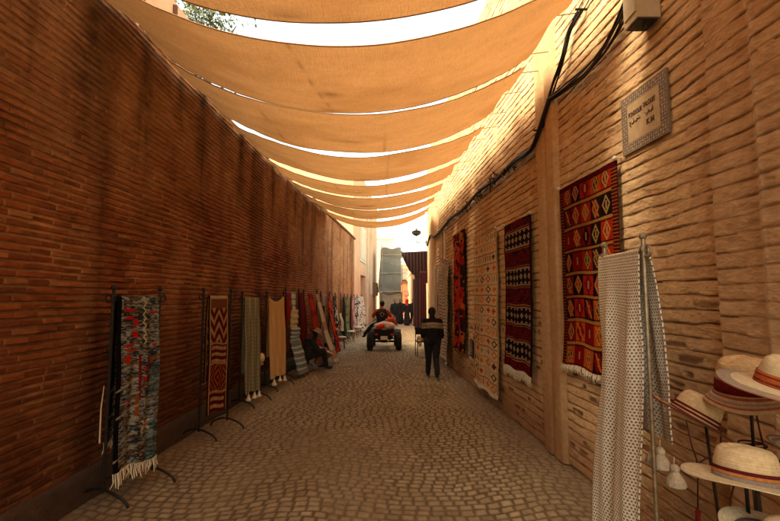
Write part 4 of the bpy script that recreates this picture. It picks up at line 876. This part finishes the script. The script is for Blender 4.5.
# seated vendor
sit = dict(hip=(0, 0, .36), chest=(0, .15, .62), neck=(0, .25, .78), head=(0, .33, .87), elbow_l=(-.24, .26, .50), wrist_l=(-.12, .48, .50), elbow_r=(.24, .26, .50), wrist_r=(.12, .48, .50),
           knee_l=(-.17, .42, .46), ankle_l=(-.16, .48, .09), knee_r=(.17, .44, .46), ankle_r=(.15, .52, .09))
vl = person('person seated low by the left racks in dark clothes and a tan hat', (-2.14, 10.95, 0), -1.0, sit, 'dark', 'navy')
mb = MB(); mb.lathe([(.0, .115), (.07, .11), (.095, .06), (.10, .0), (.19, -.025), (.195, -.035), (.10, -.012), (.09, 0)], (0, .33, .93), 24, Matrix.Rotation(-.6, 3, 'X')); mb.build('hat', 'band', vl, smooth=True)
t = thing('stool', 'low wooden stool under the seated vendor', 'stool', (-2.14, 10.95, 0), -1.0)
mb = MB(); mb.lathe([(0, .27), (.17, .27), (.17, .30), (0, .30)], (0, 0, 0), 18); mb.build('seat', 'wood', t)
for a in range(4):
    mb = MB(); mb.tube([(.15 * math.cos(a * 1.571 + .78), .15 * math.sin(a * 1.571 + .78), 0), (.11 * math.cos(a * 1.571 + .78), .11 * math.sin(a * 1.571 + .78), .27)], .015, 6); mb.build('leg', 'wood', t)
M['leather'] = mat('brown_leather', (.16, .065, .03), .6, .3, 10, .2, 50)
dr = thing('drum', 'brown drum with a pale skin tilted in front of the seated vendor', 'drum', (-1.78, 11.3, .30), .3)
mb = MB(); mb.lathe([(.10, -.22), (.13, -.1), (.20, .08), (.24, .2)], (0, 0, 0), 26, Matrix.Rotation(.5, 3, 'Y')); mb.build('shell', 'leather', dr, smooth=True)
mb = MB(); mb.lathe([(0, .205), (.23, .205), (.245, .195), (.24, .17)], (0, 0, 0), 26, Matrix.Rotation(.5, 3, 'Y')); mb.build('skin', 'fringe', dr)
t = thing('chair', 'dark metal chair with a pale cloth on it, left of the person walking away', 'chair', (1.02, 13.6, 0), .1)
for x in (-.2, .2):
    for y in (-.2, .2):
        mb = MB(); mb.tube([(x, y, 0), (x * .95, y * .95, .45 if y < 0 else .9)], .014, 6); mb.build('leg', 'iron', t)
mb = MB(); mb.box((0, 0, .455), (.42, .42, .03)); mb.build('seat', 'iron', t)
mb = MB(); mb.box((0, .19, .76), (.38, .02, .22)); mb.build('backrest', 'iron', t)
T = thing('blanket', 'pale crumpled cloth lying over the dark metal chair', 'cloth', (1.02, 13.6, .47), .1)
fuse('cloth', 'fringe', T, [[((-.12, 0, .06), .07), ((.1, .03, .08), .08), ((.12, -.2, .02), .06), ((.1, -.24, -.25), .04)], [((-.1, .1, .08), .07), ((-.12, -.22, -.1), .05)]], (), .015, 2)

# ------------------------------------------------------------------ quad bike with its rider
qb = thing('quad_bike', 'dark quad bike with two fat rear tyres and red and white bundles behind the rider', 'quad bike', (-.20, 15.25, 0), .0)
M['body_paint'] = mat('dark_paint', (.02, .015, .014), .8, .2, 6, 0, spec=.15)
for x in (-.50, .50):
    for y in (0, 1.25):
        r_ = .29 if y == 0 else .27; w_ = .10 if y == 0 else .08; xx_ = x * (1 if y == 0 else .86)
        q = MB(); q.lathe([(r_ * .55, -w_), (r_ * .85, -w_ * 1.05), (r_ * .98, -w_ * .8), (r_, 0), (r_ * .98, w_ * .8), (r_ * .85, w_ * 1.05), (r_ * .55, w_)], (xx_, y, r_), 28, Matrix.Rotation(R(90), 3, 'Y'))
        for k in range(22):
            a = 2 * math.pi * k / 22; q.box((xx_ + (.03 if k % 2 else -.03), y + math.cos(a) * r_, r_ + math.sin(a) * r_), (w_ * 1.1, .03, .03))
        wh = q.build('wheel', 'rubber', qb)
        q = MB(); q.lathe([(0, -w_ * .5), (r_ * .5, -w_ * .6), (r_ * .57, -w_), (r_ * .57, w_), (r_ * .5, w_ * .6), (0, w_ * .5)], (xx_, y, r_), 20, Matrix.Rotation(R(90), 3, 'Y')); q.build('rim', 'steel', wh)
mb = MB(); mb.tube([(-.42, 0, .29), (.42, 0, .29)], .035, 8); mb.build('rear_axle', 'iron', qb)
mb = MB(); mb.tube([(-.38, 1.25, .27), (.38, 1.25, .27)], .03, 8); mb.build('front_axle', 'iron', qb)
fuse('chassis', 'body_paint', qb, [[((0, -.1, .48), .13), ((0, .6, .42), .15), ((0, 1.3, .52), .13)], [((-.2, -.1, .42), .08), ((.2, -.1, .42), .08)], [((-.2, .2, .40), .07), ((.2, .2, .40), .07)], [((-.1, 0, .3), .06), ((.1, 0, .3), .06)]], (), .02, 2)
for x in (-1, 1):
    for y, yc in ((1.25, 'front_mudguard'),):
        u, v = np.meshgrid(np.linspace(0, 1, 8), np.linspace(.2, math.pi - .2, 16)); X = x * (.33 + .28 * u); Y = y + .36 * np.cos(v); Z = .29 + .36 * np.sin(v) - .04 * u
        o = grid_obj(yc, np.stack([X, Y, Z], -1), base(u, (.03, .02, .02)), 'rug', qb, thick=.015); o.data.materials[0] = M['body_paint']
mb = MB(); mb.box((0, -.17, .56), (.60, .42, .26), taper=1.12); mb.build('cargo_box', 'dark', qb)
mb = MB(); mb.ball((0, .28, .66), (.15, .42, .085), 18); mb.build('seat', 'leather', qb, smooth=True)
mb = MB()
for x in (-.36, -.18, 0, .18, .36): mb.tube([(x, -.38, .70), (x, .02, .70)], .012, 6)
mb.tube([(-.38, -.38, .70), (.38, -.38, .70)], .014, 6); mb.tube([(-.38, .02, .70), (.38, .02, .70)], .014, 6); mb.tube([(-.3, -.3, .70), (-.15, -.05, .5)], .012, 6); mb.tube([(.3, -.3, .70), (.15, -.05, .5)], .012, 6); mb.build('rear_rack', 'iron', qb)
mb = MB(); mb.tube([(-.38, .88, 1.02), (-.15, .98, .98), (.15, .98, .98), (.38, .88, 1.02)], .016, 8); mb.tube([(0, .98, .98), (0, 1.1, .6)], .03, 8); mb.build('handlebar', 'iron', qb)
for x in (-.27, .27):
    mb = MB(); mb.box((x, -.40, .56), (.10, .03, .05)); mb.build('tail_light', M['red'], qb)
mb = MB(); mb.box((0, -.42, .44), (.24, .012, .13)); mb.build('number_plate', 'white', qb)
mb = MB(); mb.tube([(.12, -.1, .34), (.14, -.36, .36)], .04, 10); mb.build('exhaust', 'steel', qb)
M['pinkcloth'] = mat('pale_pink_cloth', (.55, .33, .26), .95, .25, 12)
for k, (pts, m_, l) in enumerate([([((-.28, -.2, .82), .09), ((0, -.22, .88), .12), ((.28, -.2, .84), .09)], 'white', 'white cloth bundle on the rear rack of the quad bike'), ([((-.2, -.34, .80), .07), ((-.05, -.33, .84), .075)], 'red', 'small red cloth roll in front of the white bundle, left side'), ([((.12, -.34, .80), .07), ((.30, -.30, .82), .07)], 'pinkcloth', 'pale pink cloth roll on the rack end, right side'), ([((.10, -.12, 1.0), .08), ((.28, .05, 1.05), .08), ((.38, .1, .9), .06)], 'orange', 'orange cloth heaped beside the rider above the bundle')]):
    b_ = thing('cloth_bundle', l, 'bundle', (-.20, 15.25, 0)); fuse('cloth', m_, b_, [pts], [(tuple(Vector(pts[0][0]) + Vector((.06, 0, .04))), .06)], .016, 2)
ride = dict(hip=(0, 0, .78), chest=(-.02, .06, 1.15), neck=(-.02, .10, 1.36), head=(0, .14, 1.50), elbow_l=(-.32, .18, 1.08), wrist_l=(-.34, .46, 1.04), elbow_r=(.30, .20, 1.06), wrist_r=(.36, .46, 1.04),
            knee_l=(-.38, .16, .72), ankle_l=(-.62, .05, .40), knee_r=(.32, .38, .72), ankle_r=(.34, .42, .36), toe_l=(-.70, .16, .33))
rd = person('rider seen from behind on the quad bike in an orange top and dark patterned vest', (-.28, 15.55, .0), 0, ride, 'orange', 'navy')
rd.location.z = .08
fuse('vest', 'dark', rd, [[((.06 * k, -.01, .80), .14), ((.07 * k, .015, 1.0), .14), ((.08 * k - .02, .045, 1.16), .14)] for k in (-1, 1)] + [[((-.13, .06, 1.24), .092), ((.10, .06, 1.24), .092)]], (), .014, 2)
mb = MB()
for k in range(14): mb.tube([(-.10 + .03 * (k % 5), -.125 + .012 * (k % 3), 1.16 - .05 * (k // 5)), (-.085 + .03 * (k % 5), -.13, 1.175 - .05 * (k // 5))], .008, 4)
fuse('vest_print', 'band', rd, [[((-.09, -.098, 1.15), .014), ((.0, -.10, 1.20), .014), ((.08, -.098, 1.14), .014), ((.0, -.10, 1.05), .014), ((-.09, -.098, 1.15), .014)]], (), .008, 1)

# ------------------------------------------------------------------ straw hats on their stand
hs = thing('hat_stand', 'black iron hat stand with tall rods beside the right wall', 'stand', (1.50, 1.85, 0))
mb = MB(); mb.lathe([(0, .03), (.30, .03), (.31, .02), (.31, 0), (0, 0)], (0, 0, 0), 28); mb.build('base', 'iron', hs)
def hat(label, loc, rot, rb, rc, hc, brim, crown=(.52, .38, .20), bands=(), curl=.02, droop=0, sq=.86, cords=None, tass=False, brimc=()):
    """loc = centre of the brim plane; bands = [(z0, z1, colour)] on the crown; brim = base colour; brimc = [(r0, r1, colour)] rings"""
    Rm = Matrix.Rotation(rot[2], 3, 'Z') @ Matrix.Rotation(rot[1], 3, 'Y') @ Matrix.Rotation(rot[0], 3, 'X')
    t = thing('straw_hat', label, 'hat', loc, 0, 'straw hats on the stand at the right'); t.rotation_euler = Rm.to_euler()
    n = 64; A = np.linspace(0, 2 * math.pi, n + 1)
    q = np.linspace(0, 1, 40); rr = rc * np.interp(q, [0, .2, .5, .7, .82, .92, 1], [1, .985, .93, .85, .70, .40, .001]); zz = hc * np.interp(q, [0, .2, .5, .7, .82, .92, 1], [0, .26, .62, .84, .95, 1.0, 1.0])
    a, rg_ = np.meshgrid(A, rr); _, zg = np.meshgrid(A, zz)
    dent = 1 - .10 * sst(.7, 1, zg / hc) * np.exp(-((np.sin(a)) / .35) ** 2)
    wv = .0012 * np.sin(zg * 900) + .0015 * np.sin(a * 60)
    P = np.stack([(rg_ + wv) * np.cos(a), (rg_ + wv) * sq * np.sin(a), zg * dent], -1)
    C = base(a, crown); C = mixc(C, np.array(crown) * .62, (np.mod(zg * 170, 1) < .35) * .45); C = mixc(C, np.array(crown) * .7, vn(a * 9, zg * 160, 4) * .4)
    grid_obj('crown', P[::-1], C[::-1], 'straw', t, thick=-.003)
    for (z0, z1, c) in bands:
        zq = np.linspace(z0, z1, 5) * hc; rq = np.interp(zq, zz, rr) + .0075; a2, r2 = np.meshgrid(A, rq); _, z2 = np.meshgrid(A, zq)
        Cb = base(a2, c); Cb = mixc(Cb, np.array(c) * .6, (np.mod(z2 * 260, 1) < .4) * .5)
        grid_obj('hat_band', np.stack([r2 * np.cos(a2), r2 * sq * np.sin(a2), z2], -1)[::-1], Cb[::-1], 'rug', t, thick=.002)
    s_ = np.linspace(0, 1, 34); a, s2 = np.meshgrid(A, s_); r3 = rc + (rb - rc) * s2
    z3 = curl * s2 ** 2.5 * (1 + .5 * np.cos(2 * a)) - droop * s2 + .006 * np.sin(a * 3 + rb * 40) * s2 + .0012 * np.sin(r3 * 800)
    P = np.stack([r3 * np.cos(a), r3 * np.sin(a) * (sq + (1 - sq) * .8 * s2), z3], -1)
    C = base(a, brim); C = mixc(C, np.array(brim) * .6, (np.mod(r3 * 150, 1) < .35) * .45); C = mixc(C, np.array(brim) * .7, vn(a * 14, r3 * 120, 6) * .4)
    for (q0, q1, c) in brimc: C = mixc(C, np.array(c), ((s2 >= q0) & (s2 <= q1)) * .92)
    grid_obj('brim', P, C, 'straw', t, thick=-.005)
    if cords:
        Ri = Rm.inverted(); mb = MB(); 
        for pth in cords: mb.tube([Ri @ (Vector(p) - Vector(loc)) for p in smooth_path([Vector(p) for p in pth], 5)], .0035, 6)
        cd = mb.build('chin_cord', 'cord', t)
        if tass:
            e = Vector(cords[0][-1]); mb = MB(); mb.lathe([(.004, .03), (.011, .02), (.009, .0), (.014, -.05), (.017, -.075), (0, -.075)], (0, 0, 0), 10)
            mb.v = [tuple(Ri @ (Vector(v_) + e - Vector(loc))) for v_ in mb.v]; mb.build('tassel', 'redtassel', cd)
    return t
def rod(x, y, z, bx=None, by=None):
    bx = x if bx is None else bx; by = y if by is None else by
    mb = MB(); L0 = Vector((1.50, 1.85, 0)); mb.tube([Vector((bx, by, .02)) - L0, Vector(((x + bx) / 2, (y + by) / 2, z * .5)) - L0, Vector((x, y, z)) - L0], .0065, 8); mb.build('rod', 'iron', hs)
    mb = MB(); mb.tube([Vector((x + .05 * math.cos(a), y + .05 * math.sin(a), z)) - L0 for a in np.linspace(0, 6.28, 14)], .004, 5); mb.tube([Vector((x - .05, y, z)) - L0, Vector((x + .05, y, z)) - L0], .004, 5); mb.build('support_ring', 'iron', hs)
wine, rust, grey_, straw_ = (.13, .012, .012), (.42, .10, .03), (.25, .20, .17), (.60, .45, .26)
hat('big wide brimmed straw hat with a rust orange band, highest at the right edge', (1.447, 1.60, 1.515), (R(12), R(8), .2), .212, .100, .112, (.60, .48, .31), (.62, .48, .29), [(.0, .42, rust), (.10, .16, (.20, .03, .02)), (.30, .34, (.20, .03, .02))], .0, .018, .88, brimc=[(.62, .97, (.26, .21, .17)), (.97, 1.0, (.28, .10, .05))])
hat('tan straw hat with a wide wine red band, tucked behind the big hat', (1.555, 1.93, 1.435), (R(4), R(-3), .1), .150, .104, .150, (.46, .33, .20), (.52, .34, .16), [(.02, .36, wine), (.38, .42, (.3, .2, .12))], .0, .055, .9, brimc=[(.15, .28, (.20, .05, .05)), (.42, .55, (.22, .17, .2)), (.68, .8, (.24, .06, .05))],
    cords=[[(1.53, 1.85, 1.40), (1.545, 1.84, 1.25), (1.60, 1.86, 1.14)], [(1.67, 1.86, 1.40), (1.655, 1.85, 1.22), (1.60, 1.86, 1.14)]])
hat('straw hat with wine red stripes and a tilted brim, leftmost of the hats', (1.425, 2.08, 1.275), (R(6), R(30), .0), .185, .096, .120, (.30, .12, .05), straw_, [(.0, .10, wine), (.16, .24, wine), (.30, .38, wine)], .0, .0, .9, brimc=[(.0, .14, (.54, .40, .22)), (.14, .24, wine), (.24, .5, (.50, .36, .2)), (.5, .62, wine), (.62, .95, (.46, .32, .18)), (.95, 1, wine)],
    cords=[[(1.32, 1.97, 1.30), (1.325, 1.95, 1.20), (1.345, 1.95, 1.12), (1.34, 1.95, 1.0), (1.335, 1.95, .90)], [(1.47, 1.97, 1.25), (1.45, 1.96, 1.18), (1.345, 1.95, 1.12)]], tass=True)
hat('round straw hat with thin dark red and grey band, below the big hat', (1.31, 1.64, 1.175), (R(-7), R(7), .0), .205, .102, .122, (.60, .50, .33), (.60, .45, .26), [(.0, .16, grey_), (.16, .26, (.40, .16, .05)), (.26, .36, (.10, .012, .012))], .0, .0, .92, brimc=[(.9, 1, (.46, .38, .26))],
    cords=[[(1.28, 1.66, 1.16), (1.27, 1.68, 1.05), (1.29, 1.70, .82)], [(1.36, 1.68, 1.16), (1.38, 1.70, 1.02), (1.35, 1.70, .80)]])
hat('straw hat with grey striped brim, cut off by the right photo edge', (1.62, 1.62, 1.235), (R(10), R(4), .3), .20, .098, .10, (.54, .42, .26), (.56, .42, .24), [(.0, .3, grey_)], .03, .0, .9, brimc=[(.4, .6, (.24, .18, .15)), (.75, .85, (.24, .18, .15)), (.95, 1, (.2, .12, .08))])
hat('straw hat with black patterned brim at the bottom right corner', (1.33, 1.50, 1.0), (R(12), R(8), .0), .205, .10, .095, (.56, .46, .30), (.58, .42, .23), [(.0, .2, (.05, .03, .03))], .02, .0, .9, brimc=[(.10, .6, (.05, .035, .03)), (.24, .3, (.4, .3, .2)), (.42, .46, (.4, .3, .2))])
rod(1.50, 1.62, 1.58, 1.52, 1.75); rod(1.58, 1.93, 1.46); rod(1.475, 2.08, 1.36, 1.52, 1.98); rod(1.32, 1.66, 1.20, 1.42, 1.75); rod(1.62, 1.64, 1.24, 1.6, 1.75); rod(1.34, 1.53, .98, 1.40, 1.72); rod(1.60, 1.96, 1.2, 1.62, 1.9)
